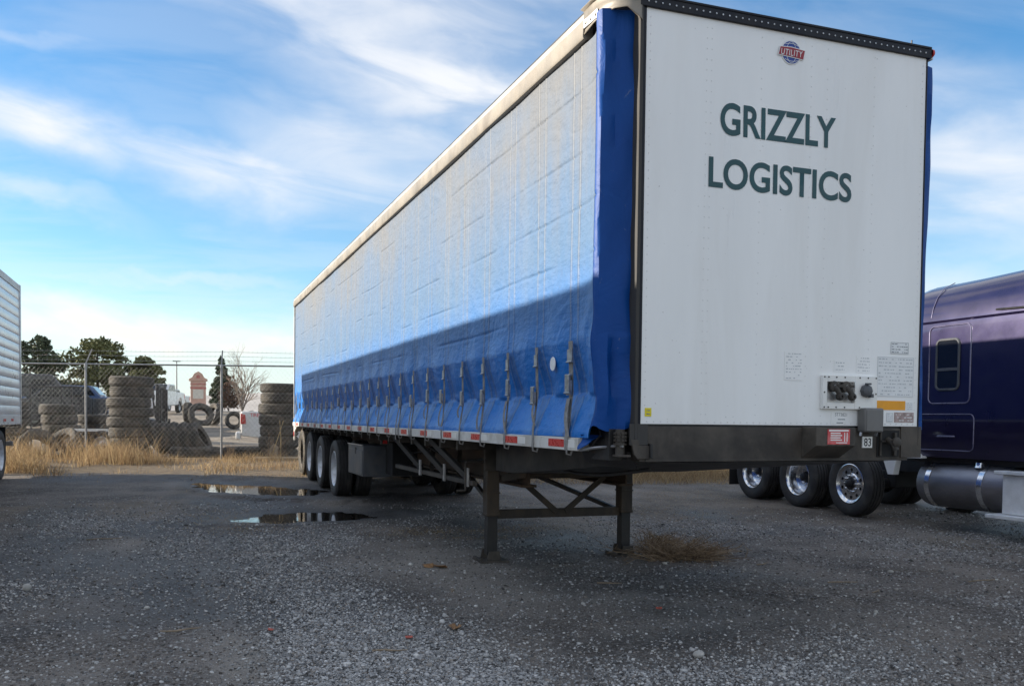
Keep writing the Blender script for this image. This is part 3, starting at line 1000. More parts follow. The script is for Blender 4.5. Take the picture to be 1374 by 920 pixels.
# ------------------------------------------------------------------ the curtain-sided trailer
def curtain_material():
    m = bpy.data.materials.new('faded_lit_blue_curtain_vinyl')
    m.use_nodes = True
    G = NG(m.node_tree)
    b = m.node_tree.nodes['Principled BSDF']
    t = G.n('ShaderNodeTexCoord')
    x, y, z = G.sep(t.outputs['Object'])
    fade_lit = G.step(z, 1.75, 2.75)  # paler by height: bleaching plus sunlit-over-shaded contrast put into the colour
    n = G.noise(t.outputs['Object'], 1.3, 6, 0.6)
    fade_lit = G.m('ADD', fade_lit, G.m('MULTIPLY', G.m('SUBTRACT', n, 0.5), 0.5), clamp=True)
    col = G.mix(fade_lit, (0.010, 0.165, 0.55), (0.080, 0.160, 0.285))
    # sun-bleached vertical bands between the seams
    bands = G.noise(G.xyz(0.0, G.m('MULTIPLY', y, 3.2), G.m('MULTIPLY', z, 0.15)), 1.0, 4, 0.6)
    col = G.mix(G.m('MULTIPLY', G.step(bands, 0.45, 0.75), G.m('MULTIPLY', fade_lit, 0.35)), col, (0.15, 0.205, 0.29))
    # brown grime washed down from the roof rail
    st = G.noise(G.xyz(0.0, G.m('MULTIPLY', y, 7.0), G.m('MULTIPLY', z, 0.35)), 1.0, 6, 0.65)
    gz = G.step(G.m('ADD', z, G.m('MULTIPLY', G.m('SUBTRACT', st, 0.5), 1.7)), 2.45, 4.0)
    big = G.step(G.noise(G.xyz(0.0, G.m('MULTIPLY', y, 0.5), z), 1.0, 4), 0.30, 0.65, 0.45, 1.0)
    col = G.mix(G.m('MULTIPLY', G.m('MULTIPLY', gz, big), 0.78), col, (0.185, 0.165, 0.135))
    # dirty seam lines, a pair at every strap
    ph = G.m('FRACT', G.m('DIVIDE', G.m('ADD', y, 0.625 * 10 - 0.58 + 0.3125), 0.625))
    dseam = G.m('ABSOLUTE', G.m('SUBTRACT', G.m('ABSOLUTE', G.m('SUBTRACT', ph, 0.5)), 0.10))
    seam = G.m('MULTIPLY', G.step(dseam, 0.018, 0.004), G.step(st, 0.25, 0.6, 0.35, 0.85))
    col = G.mix(G.m('MULTIPLY', seam, 0.62), col, (0.27, 0.265, 0.25))
    edge = G.m('MULTIPLY', G.step(G.m('ABSOLUTE', G.m('SUBTRACT', dseam, 0.026)), 0.012, 0.002), G.step(st, 0.35, 0.6))
    col = G.mix(G.m('MULTIPLY', edge, 0.55), col, (0.06, 0.075, 0.10))
    grime = G.noise(t.outputs['Object'], 9.0, 6, 0.7)
    col = G.mix(G.m('MULTIPLY', G.step(grime, 0.55, 0.8), 0.35), col, (0.07, 0.085, 0.11))
    G.put(b.inputs['Base Color'], col)
    G.put(b.inputs['Roughness'], G.m('ADD', G.m('MULTIPLY', fade_lit, 0.20), G.step(n, 0.2, 0.8, 0.34, 0.44)))
    b.inputs['Specular IOR Level'].default_value = 0.32
    fine = G.noise(G.xyz(x, G.m('MULTIPLY', y, 2.0), G.m('MULTIPLY', z, 5.0)), 4.0, 5, 0.6)
    wr = G.noise(G.xyz(0.0, G.m('ADD', G.m('MULTIPLY', y, 2.2), z), G.m('SUBTRACT', G.m('MULTIPLY', z, 2.0), y)), 1.6, 3, 0.5, 0.8)
    G.put(b.inputs['Normal'], G.bump(G.m('ADD', G.m('MULTIPLY', fine, 0.6), wr), 0.55, 0.035))
    return m


def deep_curtain_material():
    m = bpy.data.materials.new('deep_blue_curtain_vinyl')
    m.use_nodes = True
    G = NG(m.node_tree)
    b = m.node_tree.nodes['Principled BSDF']
    t = G.n('ShaderNodeTexCoord')
    n = G.noise(t.outputs['Object'], 2.5, 6, 0.6)
    col = G.mix(n, (0.002, 0.045, 0.22), (0.004, 0.075, 0.32))
    sc_ = G.noise(t.outputs['Object'], 11.0, 6, 0.75, 1.0)
    col = G.mix(G.m('MULTIPLY', G.step(sc_, 0.62, 0.72), 0.45), col, (0.22, 0.26, 0.32))
    G.put(b.inputs['Base Color'], col)
    b.inputs['Roughness'].default_value = 0.5
    b.inputs['Specular IOR Level'].default_value = 0.22
    G.put(b.inputs['Normal'], G.bump(G.noise(t.outputs['Object'], 5.0, 4, 0.6, 1.0), 0.3, 0.03))
    return m


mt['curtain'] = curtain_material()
mt['deepcurtain'] = deep_curtain_material()

T = thing('curtain_trailer', 'long blue curtain-sided semi trailer with white front wall standing on landing legs', 'trailer')
L = 16.15
STRAPS = [0.58 + 0.625 * k for k in range(25)]


def curtain_offset(y, z):
    """outward bulge of the left curtain in metres"""
    p = np.interp(z, [1.33, 1.37, 1.50, 1.575, 1.62, 1.70, 1.84, 1.99, 2.14, 4.1], [.040, .040, -.010, -.046, -.058, -.048, -.010, .020, .006, 0])
    fr = np.abs(((y - 0.58) / 0.625 + 0.5) % 1.0 - 0.5) * 2          # 0 at a strap, 1 between straps
    low = np.clip((2.25 - z) / 0.5, 0, 1)
    d = p * (0.80 + 0.35 * vnoise(y * 1.1, z * 0.4 + 4)) * (1 - 0.75 * np.exp(-np.maximum(y - 0.155, 0) / 0.22))
    d += low * 0.018 * np.cos(np.pi * fr) * np.where(z > 1.62, -1.0, 0.6)
    # soft diagonal folds
    a = vnoise(y * 1.6 + z * 1.3, z * 0.9 - y * 0.35)
    d += 0.012 * (a - 0.5) + 0.020 * low * (vnoise(y * 3.2 + z * 2.0 + 60, z * 2.2 - y) - 0.5)
    d += 0.014 * (vnoise(y * 0.45 + 8, z * 0.7 + 3) - 0.5)
    # big pulled folds by the front corner
    fc = np.exp(-np.maximum(y - 0.25, 0) / 0.45) * np.clip((2.4 - z) / 0.8, 0, 1)
    q = (z - 1.35) * 0.75 + (y - 0.3) * 1.0
    d += fc * 0.030 * (vnoise(q * 6.5 + 5, (z - y) * 1.6) - 0.5) * 2
    d += 0.068 * np.exp(-np.maximum(y - 0.155, 0) / 0.12)
    # crease lines left from folding
    for zc, k in ((3.62, 1), (3.22, 2), (2.86, 3), (2.52, 4), (2.20, 5)):
        zz = zc + 0.03 * (vnoise(y * 0.7 + k * 9, np.full_like(y, k)) - 0.5)
        gate = np.clip((vnoise(y * 2.4 + k * 31, np.full_like(y, k * 3.0)) - 0.35) * 3, 0, 1)
        d -= 0.0085 * gate * np.exp(-((z - zz) / 0.009) ** 2)
    # welded seams
    for s_ in (-0.1, 0.1):
        dd = np.abs((((y - 0.58) / 0.625 + 0.5) % 1.0 - 0.5) - s_) * 0.625
        d += 0.0035 * np.exp(-(dd / 0.008) ** 2)
    return d


yy = np.concatenate([np.arange(0.155, 4.0, 0.0125), np.arange(4.0, 9.0, 0.022), np.arange(9.0, L - 0.02, 0.04)])
zz = np.concatenate([np.arange(1.338, 2.2, 0.014), np.arange(2.2, 3.965, 0.0095)])
Yg, Zg = np.meshgrid(yy, zz, indexing='ij')
yf, zf = Yg.ravel(), Zg.ravel()
hem = np.clip((1.36 - zf) / 0.045, 0, 1)
off_ = curtain_offset(yf, zf)
# upper edge dips in a little near the front corner, where the track bends
topdip = np.clip((zf - 3.75) / 0.2, 0, 1) * np.exp(-np.maximum(yf - 0.25, 0) / 0.5) * 0.06
zf2 = zf - topdip + hem * 0.016 * (vnoise(yf * 3.0, yf * 0 + 2) - 0.5)
ii = np.arange(len(yf)).reshape(len(yy), len(zz))
Fc = np.stack([ii[:-1, :-1].ravel(), ii[:-1, 1:].ravel(), ii[1:, 1:].ravel(), ii[1:, :-1].ravel()], 1)
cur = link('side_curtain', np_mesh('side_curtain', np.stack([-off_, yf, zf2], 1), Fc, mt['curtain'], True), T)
cur['label'] = 'faded pale blue side curtain with stains and creases'

# curtain wrapped round the front corners
def corner_curtain(mirror):
    path = [(0.0, 0.157), (0.001, 0.142), (0.005, 0.126), (0.014, 0.110), (0.030, 0.099), (0.070, 0.090), (0.11, 0.094), (0.145, 0.086), (0.185, 0.078), (0.226, 0.064)]
    vs, fs = [], []
    nz = 150
    for j in range(nz + 1):
        z = 1.40 + (3.985 - 1.40) * j / nz
        for i, (a, b_) in enumerate(path):
            t = i / (len(path) - 1)
            wv = 0.036 * (float(vnoise(i * 0.55 + z * 3.2, z * 2.0 - i * 0.6)) - 0.5) * min(1, max(0, (i - 2) / 3)) * (1 + 1.2 * (z < 2.0))
            dip = 0.05 * math.sin(t * math.pi * 0.8) * max(0, (z - 3.8) / 0.18)
            lift = 0.02 * math.sin(t * 7) * max(0, (1.5 - z) / 0.1)
            flare = -float(curtain_offset(np.array([0.157]), np.array([max(z, 1.34)]))[0])
            px_ = a
            px_ = a + (flare if i == 0 else (-0.068 + (flare + 0.068) * max(0, 1 - i / 3.0)))
            if mirror:
                px_ = 2.59 - px_ - 0.098 + 0.014 * math.sin(z * 2.1 + 0.5)
            vs.append((px_, b_ - wv, z + dip * 0.3 + lift))
    m_ = len(path)
    for j in range(nz):
        for i in range(m_ - 1):
            q = (j * m_ + i, j * m_ + i + 1, (j + 1) * m_ + i + 1, (j + 1) * m_ + i)
            fs.append(q[::-1] if mirror else q)
    return MB().add(vs, fs)


cc = corner_curtain(False).build('corner_curtain', mt['deepcurtain'], T)
cc['label'] = 'dark blue curtain end folded round the left front corner'
cc = corner_curtain(True).build('corner_curtain', mt['deepcurtain'], T)
cc['label'] = 'blue curtain end at the right front corner'
MB().grid(lambda u, v: (2.59 - 0.03 + 0.012 * math.sin(u * 60) * (1 - v), 0.25 + u * (L - 0.27), 1.315 + v * 2.65), 120, 12).build('side_curtain', mt['deepcurtain'], T)

# walls, rails, posts
MB().box(0.196, 2.394, 0.0, 0.035, 1.434, 4.0).build('front_panel', mt['panel'], T, 0.002)
tr = MB().box(0.145, 2.425, -0.018, 0.10, 3.998, 4.076)
tr.box(0.15, 2.42, -0.024, -0.0185, 4.060, 4.075)
tr.build('top_rail', mt['dkblue'], T, 0.004)
rv = MB()
for k in range(46):
    x = 0.20 + k * 0.0482
    rv.lathe([(0.0065, 0), (0.0055, 0.003), (0.001, 0.004)], (x, -0.0185, 4.030), 'y', 6)
rv.v = [(a, 2 * -0.0185 - b_, c) for a, b_, c in rv.v]
r_ = rv.build('rivets', mt['alu'], T)
r_['kind'] = 'stuff'
rv = MB()
rr = random.Random(3)
for x in (0.225, 0.63, 0.665, 1.04, 1.43, 1.56, 1.95, 2.365):
    z = 1.50
    while z < 3.96:
        rv.box(x - 0.0028, x + 0.0028, -0.0024, 0.0, z - 0.0028, z + 0.0028)
        z += 0.052 if x in (0.225, 2.365) else 0.066
for k in range(44):
    x = 0.24 + k * 0.0492
    rv.box(x - 0.0035, x + 0.0035, -0.0028, 0.0, 1.4465, 1.4535)
r_ = rv.build('panel_rivets', mt['rivet'], T, smooth=False)
r_['kind'] = 'stuff'
for s in (0, 1):
    f_ = (lambda x: x) if s == 0 else (lambda x: 2.59 - x)
    a, b_ = sorted((f_(0.148), f_(0.172)))
    MB().box(a, b_, -0.014 if s == 0 else 0.10, 0.14 if s == 0 else 0.20, 1.335 if s == 0 else 1.25, 4.02).build('corner_post', mt['post'], T, 0.004)
    a, b_ = sorted((f_(0.1725 if s == 0 else 0.186), f_(0.1955)))
    MB().box(a, b_, -0.006, 0.05, 1.30, 3.997).build('post_trim', mt['dkblue'], T, 0.003)
# roof corner castings and side roof rails
def roof_corner(mirror):
    path = [(-0.030, 0.42), (-0.030, 0.28), (-0.018, 0.17), (0.015, 0.075), (0.070, 0.012), (0.135, -0.016), (0.155, -0.018)]
    vs, fs = [], []
    prof = [(0.0, 3.955), (-0.008, 3.975), (-0.008, 4.050), (0.0, 4.062), (0.004, 4.105), (0.03, 4.115)]
    for i, (a, b_) in enumerate(path):
        q0 = Vector(path[max(i - 1, 0)])
        q1 = Vector(path[min(i + 1, len(path) - 1)])
        d = (q1 - q0).normalized()
        nrm = Vector((d.y, -d.x))          # outward
        drop = 0.035 * math.sin(i / 6 * math.pi) if 0 < i < 6 else 0
        for (o_, z) in prof:
            p = Vector((a, b_)) + nrm * o_ * (1 if True else 1)
            if z < 3.98:
                z = z - (0.05 if i >= 5 else 0) + drop
            vs.append(((p.x if not mirror else 2.59 - p.x), p.y, z))
    m_ = len(prof)
    for i in range(len(path) - 1):
        for j in range(m_ - 1):
            q = (i * m_ + j, (i + 1) * m_ + j, (i + 1) * m_ + j + 1, i * m_ + j + 1)
            fs.append(q[::-1] if mirror else q)
    return MB().add(vs, fs)


for s in (0,):
    c = roof_corner(bool(s)).build('roof_corner', mt['roofrail'], T, fix=True)
    sm = c.modifiers.new('solid', 'SOLIDIFY')
    sm.thickness = 0.008
    sm.offset = -1
f_ = MB().prism([(-0.036, 0.421, 3.930), (-0.044, 0.421, 3.945), (-0.040, 0.421, 4.052), (0.03, 0.421, 4.052), (0.03, 0.421, 3.930)], (0, L - 0.43, 0))
f_.build('roof_rail', mt['roofrail'], T, 0.003, fix=True)
MB().box(-0.030, 0.04, 0.421, L - 0.01, 4.0525, 4.098).build('roof_rail_lip', mt['raillip'], T, 0.004)
MB().box(-0.026, 0.02, 0.30, L - 0.01, 4.0985, 4.112).build('roof_edge_strip', mt['black'], T)
MB().box(2.46, 2.54, 0.421, L - 0.01, 3.93, 4.07).build('roof_rail', mt['roofrail'], T, 0.004)
pl = MB().box(-0.046, -0.037, 0.20, 0.44, 4.045, 4.10)
pl = MB().bar((-0.037, 0.42, 4.020), (-0.030, 0.225, 4.020), 0.008, 0.055)
plo = pl.build('corner_plate', mt['alu'], T, 0.002)
for t in (0.15, 0.5, 0.85):
    rv = MB()
    p = Vector((-0.037, 0.42, 4.020)).lerp(Vector((-0.030, 0.225, 4.020)), t) + Vector((-0.005, -0.001, 0))
    rv.cyl(p, p + Vector((-0.008, -0.002, 0)), 0.011, 8)
    rv.build('rivet', mt['buckle'], plo)
MB().box(2.40, 2.53, 0.15, 0.42, 3.93, 4.06).build('roof_corner', mt['roofrail'], T, 0.05, seg=4)
MB().box(0.02, 2.55, 0.101, L - 0.01, 4.050, 4.074).build('roof', mt['greyroof'], T)
ml = MB().lathe([(0.028, 0), (0.028, 0.015), (0.018, 0.026), (0.001, 0.028)], (2.428, 0.0, 4.040), 'x', 12).build('marker_lamp', mt['red'], T)
MB().cyl((2.26, 0.0, 4.075), (2.26, 0.0, 4.105), 0.006, 6).build('antenna_stub', mt['black'], T)

# side rail with red reflective tape
MB().box(-0.050, 0.06, 0.40, L - 0.02, 1.250, 1.337).build('side_rail', mt['whiterail'], T, 0.004)
MB().box(2.53, 2.62, 0.40, L - 0.02, 1.250, 1.338).build('side_rail', mt['whiterail'], T, 0.004)
tape_me = MB().box(-0.0535, -0.0503, 0, 0.27, 1.270, 1.322).mesh('reflective_tape', mt['red'], False)
wtape_me = MB().box(-0.0530, -0.0503, 0, 0.16, 1.270, 1.322).mesh('white_tape', mt['plate'], False)
for k in range(17):
    o = link('red_tape', tape_me, T)
    o.location = (0, 0.63 + 0.91 * k, 0)
    if k < 16:
        o = link('white_tape', wtape_me, T)
        o.location = (0, 0.63 + 0.91 * k - 0.175 if k else 0.45, 0)
MB().box(0.06, 2.53, 0.14, L - 0.03, 1.255, 1.33).build('deck', mt['dark'], T)
# rear end
re_ = MB().box(-0.02, 2.61, L - 0.019, L + 0.03, 1.12, 1.35)
re_.box(-0.025, 0.10, L - 0.0195, L + 0.03, 1.351, 3.95).box(2.49, 2.615, L - 0.0195, L + 0.03, 1.351, 3.95).box(-0.02, 2.61, L - 0.019, L + 0.03, 3.951, 4.09)
re_.build('rear_frame', mt['whiterail'], T, 0.004)
MB().box(0.101, 1.29, L - 0.01, L + 0.02, 1.36, 3.94).build('rear_door', mt['panel'], T, 0.003)
MB().box(1.30, 2.489, L - 0.01, L + 0.02, 1.36, 3.94).build('rear_door', mt['panel'], T, 0.003)
MB().prism([(-0.028, 15.55, 1.249), (-0.028, 16.14, 1.249), (-0.028, 16.14, 0.93), (-0.028, 16.06, 0.93), (-0.028, 15.98, 1.14)], (0.03, 0, 0)).build('rear_bracket', mt['whiterail'], T, 0.003, fix=True)
MB().box(-0.034, -0.029, 16.03, 16.11, 1.02, 1.12).build('tail_lamp', mt['red'], T)

# straps with buckles
strap_vs = []
def strap_path():
    zs = [1.985, 1.93, 1.86, 1.845, 1.70, 1.64, 1.55, 1.45, 1.38, 1.30, 1.255]
    return zs


def strap_mesh(seed):
    r = random.Random(seed)
    m = MB()
    zs = strap_path()
    w = 0.024
    pts = []
    for z in zs:
        o_ = np.interp(z, [1.2, 1.34, 1.5, 1.6, 1.75, 2.0], [0.050, 0.054, 0.030, 0.018, 0.022, 0.030])
        pts.append((-o_, z))
    for s_ in (0, 1):
        pass
    tw = [r.uniform(-0.9, 0.9) for _ in zs]
    for i in range(len(pts) - 1):
        x0, z0 = pts[i]
        x1, z1 = pts[i + 1]
        ww0 = w * (1 - 0.5 * abs(tw[i]) * (z0 < 1.6))
        ww1 = w * (1 - 0.5 * abs(tw[i + 1]) * (z1 < 1.6))
        sh0 = 0.010 * tw[i] * (z0 < 1.6)
        sh1 = 0.010 * tw[i + 1] * (z1 < 1.6)
        m.add([(x0, -ww0 + sh0, z0), (x0, ww0 + sh0, z0), (x1, ww1 + sh1, z1), (x1, -ww1 + sh1, z1),
               (x0 - 0.004, -ww0 + sh0, z0), (x0 - 0.004, ww0 + sh0, z0), (x1 - 0.004, ww1 + sh1, z1), (x1 - 0.004, -ww1 + sh1, z1)],
              [(4, 7, 6, 5), (0, 1, 2, 3), (0, 3, 7, 4), (1, 5, 6, 2), (0, 4, 5, 1), (3, 2, 6, 7)])
    # loose tail
    tl = r.uniform(0.10, 0.42)
    sw = r.uniform(-0.09, 0.11)
    for i in range(5):
        t0, t1 = i / 5, (i + 1) / 5
        f = lambda t: (-0.036 - 0.020 * math.sin(t * 3.0) - 0.02 * t, 0.006 + sw * t, 1.60 - tl * t)
        a, b_ = f(t0), f(t1)
        m.add([(a[0], a[1] - 0.020, a[2]), (a[0], a[1] + 0.020, a[2]), (b_[0], b_[1] + 0.020, b_[2]), (b_[0], b_[1] - 0.020, b_[2]),
               (a[0] - 0.003, a[1] - 0.020, a[2]), (a[0] - 0.003, a[1] + 0.020, a[2]), (b_[0] - 0.003, b_[1] + 0.020, b_[2]), (b_[0] - 0.003, b_[1] - 0.020, b_[2])],
              [(4, 7, 6, 5), (0, 1, 2, 3), (0, 3, 7, 4), (1, 5, 6, 2), (0, 4, 5, 1), (3, 2, 6, 7)])
    # hook under the rail
    m.tube([(-0.052, 0, 1.26), (-0.050, 0, 1.225), (-0.020, 0, 1.215), (-0.012, 0, 1.245)], 0.007, 6)
    return m.mesh('strap', mt['strap'], True)


bk = MB()
bk.box(-0.044, -0.033, -0.030, 0.030, 1.60, 1.70)
bk.box(-0.056, -0.0445, -0.027, 0.027, 1.625, 1.735)
bk.cyl((-0.052, -0.034, 1.615), (-0.052, 0.034, 1.615), 0.008, 8)
bk.cyl((-0.047, -0.034, 1.735), (-0.047, 0.034, 1.735), 0.007, 8)
bk2 = MB().box(-0.040, -0.0325, -0.029, 0.029, 1.85, 1.93)
bk2.cyl((-0.040, -0.033, 1.845), (-0.040, 0.033, 1.845), 0.007, 8)
BK2 = bk2.mesh('upper_bracket', mt['buckle'], True)
BK = bk.mesh('buckle', mt['buckle'], True)
STRAP_ME = [strap_mesh(i) for i in range(11)]
for i, y in enumerate(STRAPS):
    o = link('strap', STRAP_ME[(i * 4) % 11], T)
    o.location = (0, y, 0.0)
    o.scale = (1, 1.35 if i == 0 else 1.0, 1)
    b_ = link('buckle', BK, o)
    b_.location = (0, 0, random.Random(i).uniform(-0.055, 0.035))
    b_.rotation_euler = (random.Random(i + 50).uniform(-0.03, 0.03), 0, 0)
    link('upper_bracket', BK2, o)
# round sticker on the curtain
st_ = MB().lathe([(0.001, -0.003), (0.047, -0.003), (0.05, 0.0)], (-0.014, 0.93, 1.85), 'x', 24)
so = st_.build('round_sticker', mt['sticker'], T)
so['label'] = 'small oval white sticker on the curtain'
so.rotation_euler = (0, 0, 0)

# lettering
o = link('lettering', text_mesh('GRIZZLY', mt['letter'], 0.900, 0.208, 0.022), T)
o.location = (0.735, -0.0030, 3.285)
o.rotation_euler = (0, math.radians(-0.3), 0)
o['label'] = 'dark green word GRIZZLY on the white front wall'
o = link('lettering', text_mesh('LOGISTICS', mt['letter'], 1.120, 0.196, 0.022), T)
o.location = (0.655, -0.0030, 2.945)
o['label'] = 'dark green word LOGISTICS on the white front wall'
# globe emblem with banner
em = MB().lathe([(0.001, -0.004), (0.078, -0.004), (0.080, -0.001)], (1.262, 0, 3.876), 'y', 40)
E_ = em.build('emblem', mt['white'], T)
MB().lathe([(0.001, -0.0055), (0.072, -0.0055), (0.072, -0.0045)], (1.262, 0, 3.876), 'y', 40).build('globe_disc', mt['logoblue'], E_)
gl = MB()
for zo, hw in ((0.047, 0.050), (-0.047, 0.050)):
    gl.tube([(1.262 + hw * t, -0.0062, 3.876 + zo + 0.010 * (1 - t * t) * (1 if zo > 0 else -1)) for t in np.linspace(-1, 1, 9)], 0.0018, 4)
for k in (-0.5, 0.5):
    gl.tube([(1.262 + k * 0.075 * math.cos(a), -0.0062, 3.876 + 0.068 * math.sin(a)) for a in np.linspace(0.45, 1.57, 7)], 0.0016, 4)
    gl.tube([(1.262 + k * 0.075 * math.cos(a), -0.0062, 3.876 - 0.068 * math.sin(a)) for a in np.linspace(0.45, 1.57, 7)], 0.0016, 4)
gl.build('globe_lines', mt['sticker'], E_)
def banner(g_, y):
    return MB().prism([(1.262 + a * (1 + 0) , y, 3.872 + b_) for a, b_ in ((-0.100 - g_, -0.020 - g_), (-0.086 - g_, 0.030 + g_), (0.0, 0.035 + g_), (0.104 + g_, 0.026 + g_), (0.092 + g_, -0.030 - g_), (0.0, -0.024 - g_))], (0, -0.0012, 0))
banner(0.005, -0.0065).build('banner_border', mt['white'], E_, fix=True)
banner(0.0, -0.0080).build('banner', mt['logored'], E_, fix=True)
o = link('banner_lettering', text_mesh('UTILITY', mt['white'], 0.168, 0.040, 0.002, 0.15, 1.12), E_)
o.location = (1.180, -0.0102, 3.852)

# service panel with air couplings
sp = MB()
sp.box(1.555, 1.590, -0.030, -0.001, 1.548, 1.775).box(1.8205, 2.010, -0.030, -0.001, 1.548, 1.775)
sp.box(1.5905, 1.820, -0.030, -0.001, 1.7325, 1.775).box(1.5905, 1.820, -0.030, -0.001, 1.548, 1.590)
SP = sp.build('service_panel', mt['plate'], T, 0.002)
SP['label'] = 'white riveted service panel with air couplings'
MB().box(1.5906, 1.8199, -0.006, -0.002, 1.5901, 1.7324).build('recess', mt['alu'], SP)
for x in (1.645, 1.745):
    gh = MB()
    gh.lathe([(0.036, 0.012), (0.038, 0.0), (0.036, -0.012), (0.012, -0.016)], (x, -0.028, 1.700), 'y', 16)
    gh.tube([(x, -0.028, 1.700), (x + 0.018, -0.045, 1.672), (x + 0.035, -0.050, 1.640)], [0.020, 0.018, 0.017], 10)
    gh.lathe([(0.026, 0.018), (0.028, 0.0), (0.02, -0.018), (0.008, -0.02)], (x + 0.038, -0.050, 1.632), 'y', 12)
    gh.box(x + 0.02, x + 0.055, -0.05, -0.035, 1.695, 1.712)
    gh.build('air_coupling', mt['frame'], SP, 0.0)
sk_ = MB().lathe([(0.044, -0.031), (0.046, -0.045), (0.040, -0.062), (0.030, -0.068), (0.001, -0.070)], (1.905, 0, 1.675), 'y', 8)
sk_.box(1.93, 1.955, -0.062, -0.031, 1.63, 1.655).box(1.885, 1.925, -0.072, -0.05, 1.715, 1.728)
sk_.build('electric_socket', mt['toolbox'], SP, 0.003)
bo = MB()
for x, z in [(1.567, 1.763), (1.600, 1.763), (1.665, 1.763), (1.735, 1.763), (1.860, 1.763), (1.930, 1.763), (1.998, 1.763), (1.567, 1.660), (1.998, 1.655), (1.567, 1.560), (1.600, 1.560), (1.665, 1.560), (1.735, 1.560), (1.860, 1.560)]:
    bo.lathe([(0.0055, -0.030), (0.005, -0.034), (0.001, -0.0345)], (x, 0, z), 'y', 6)
b_ = bo.build('bolts', mt['black'], SP)
b_['kind'] = 'stuff'

# placards
pr = random.Random(8)


def placard(x0, x1, z0, z1, m, lines, ink, label=None, y=-0.0026, border=False, jitter=True):
    o = MB().box(x0, x1, y, -0.0003, z0, z1).build('placard', m, T, 0)
    if label:
        o['label'] = label
    p = MB()
    if border:
        for a in ((x0 + .003, x1 - .003, z0 + .003, z0 + .005), (x0 + .003, x1 - .003, z1 - .005, z1 - .003), (x0 + .003, x0 + .005, z0 + .0052, z1 - .0052), (x1 - .005, x1 - .003, z0 + .0052, z1 - .0052)):
            p.box(a[0], a[1], y - 0.0008, y - 0.0001, a[2], a[3])
    for i in range(lines):
        z = z1 - (z1 - z0) * (i + 0.7) / (lines + 0.4)
        hh = (z1 - z0) / (lines + 0.4) * 0.17
        x = x0 + 0.012
        while x < x1 - 0.012:
            w_ = pr.uniform(0.006, 0.024)
            if pr.random() < 0.72:
                p.box(x, min(x + w_, x1 - 0.010), y - 0.0008, y - 0.0001, z - hh, z + hh * pr.uniform(0.4, 1))
            x += w_ + pr.uniform(0.003, 0.012)
    if p.v:
        p.build('print', mt[ink], o, smooth=False)
    return o


placard(1.262, 1.408, 1.735, 1.925, mt['panel'], 9, 'paleink')
placard(2.030, 2.350, 1.640, 1.918, mt['sticker'], 11, 'paleink', 'large pale instruction placard with fine print', border=True)
placard(2.140, 2.300, 1.938, 2.022, mt['sticker'], 4, 'ink', border=True)
placard(1.850, 1.972, 1.800, 1.915, mt['panel'], 5, 'paleink')
placard(1.665, 1.760, 1.800, 1.880, mt['panel'], 3, 'paleink')
placard(2.020, 2.282, 1.548, 1.612, mt['orange'], 0, 'ink', 'bright orange warning strip')
placard(2.288, 2.352, 1.548, 1.606, mt['sticker'], 4, 'paleink')
placard(2.120, 2.176, 1.462, 1.530, mt['sticker'], 5, 'paleink', border=True)
placard(2.188, 2.360, 1.462, 1.532, mt['worn'], 3, 'sticker', 'worn brownish placard')
placard(0.226, 0.272, 1.482, 1.535, mt['yellow'], 2, 'ink', 'small yellow sticker')
placard(1.650, 1.790, 1.443, 1.528, mt['panel'], 0, 'ink')
o = link('number_lettering', text_mesh('ST73821', mt['ink'], 0.100, 0.022, 0.0), T)
o.location = (1.680, -0.0034, 1.500)
p = MB()
for z, a, b_ in ((1.478, 1.705, 1.765), (1.455, 1.695, 1.750)):
    p.box(a, b_, -0.0034, -0.0027, z - 0.003, z + 0.003)
p.build('print', mt['ink'], T, smooth=False)

# front cross frame below the panel
MB().box(0.196, 2.32, 0.004, 0.13, 1.196, 1.420).build('front_crossbeam', mt['frame'], T, 0.004)
MB().box(0.19, 2.40, 0.012, 0.10, 1.4205, 1.433).build('gap_shadow_strip', mt['black'], T)  # black strip laid in as the shadow of the gap under the panel
MB().box(0.235, 2.10, -0.004, 0.003, 1.196, 1.212).build('lower_lip', mt['frame'], T, 0.002)
MB().box(2.25, 2.43, -0.006, 0.0035, 1.215, 1.4335).build('corner_plate', mt['frame'], T, 0.003)
MB().box(0.120, 0.245, -0.012, 0.0035, 1.300, 1.4335).build('corner_plate', mt['post'], T, 0.003)
MB().prism([(0.185, -0.014, 1.335), (0.128, -0.014, 1.335), (0.150, -0.014, 1.245), (0.175, -0.014, 1.215), (0.26, -0.014, 1.215), (0.26, -0.014, 1.299), (0.185, -0.014, 1.299)], (0, 0.02, 0)).build('corner_gusset', mt['frame'], T, 0.002, fix=True)
MB().box(0.255, 0.272, -0.03, 0.003, 1.22, 1.31).build('lug', mt['black'], T, 0.003)
nb = MB().prism([(1.415, 0.003, 1.424), (1.415, -0.150, 1.424), (1.415, -0.150, 1.302), (1.415, 0.003, 1.215)], (0.315, 0, 0))
NB = nb.build('placard_box', mt['frame'], T, 0.004, fix=True)
NB['label'] = 'protruding steel box with a red placard'
ro = MB().box(1.502, 1.682, -0.1535, -0.1505, 1.312, 1.412).build('red_placard', mt['redprint'], NB)
p = MB()
p.box(1.512, 1.670, -0.1545, -0.1537, 1.398, 1.409)
for i in range(4):
    p.box(1.525, 1.605 + 0.012 * (i % 2), -0.1545, -0.1537, 1.382 - i * 0.015, 1.390 - i * 0.015)
p.box(1.635, 1.642, -0.1545, -0.1537, 1.33, 1.39).box(1.655, 1.662, -0.1545, -0.1537, 1.33, 1.39).box(1.57, 1.66, -0.1545, -0.1537, 1.320, 1.326)
p.build('print', mt['plate'], ro, smooth=False)
dc = MB().box(1.865, 2.025, -0.085, -0.004, 1.392, 1.558).build('document_box', mt['toolbox'], T, 0.012, seg=3)
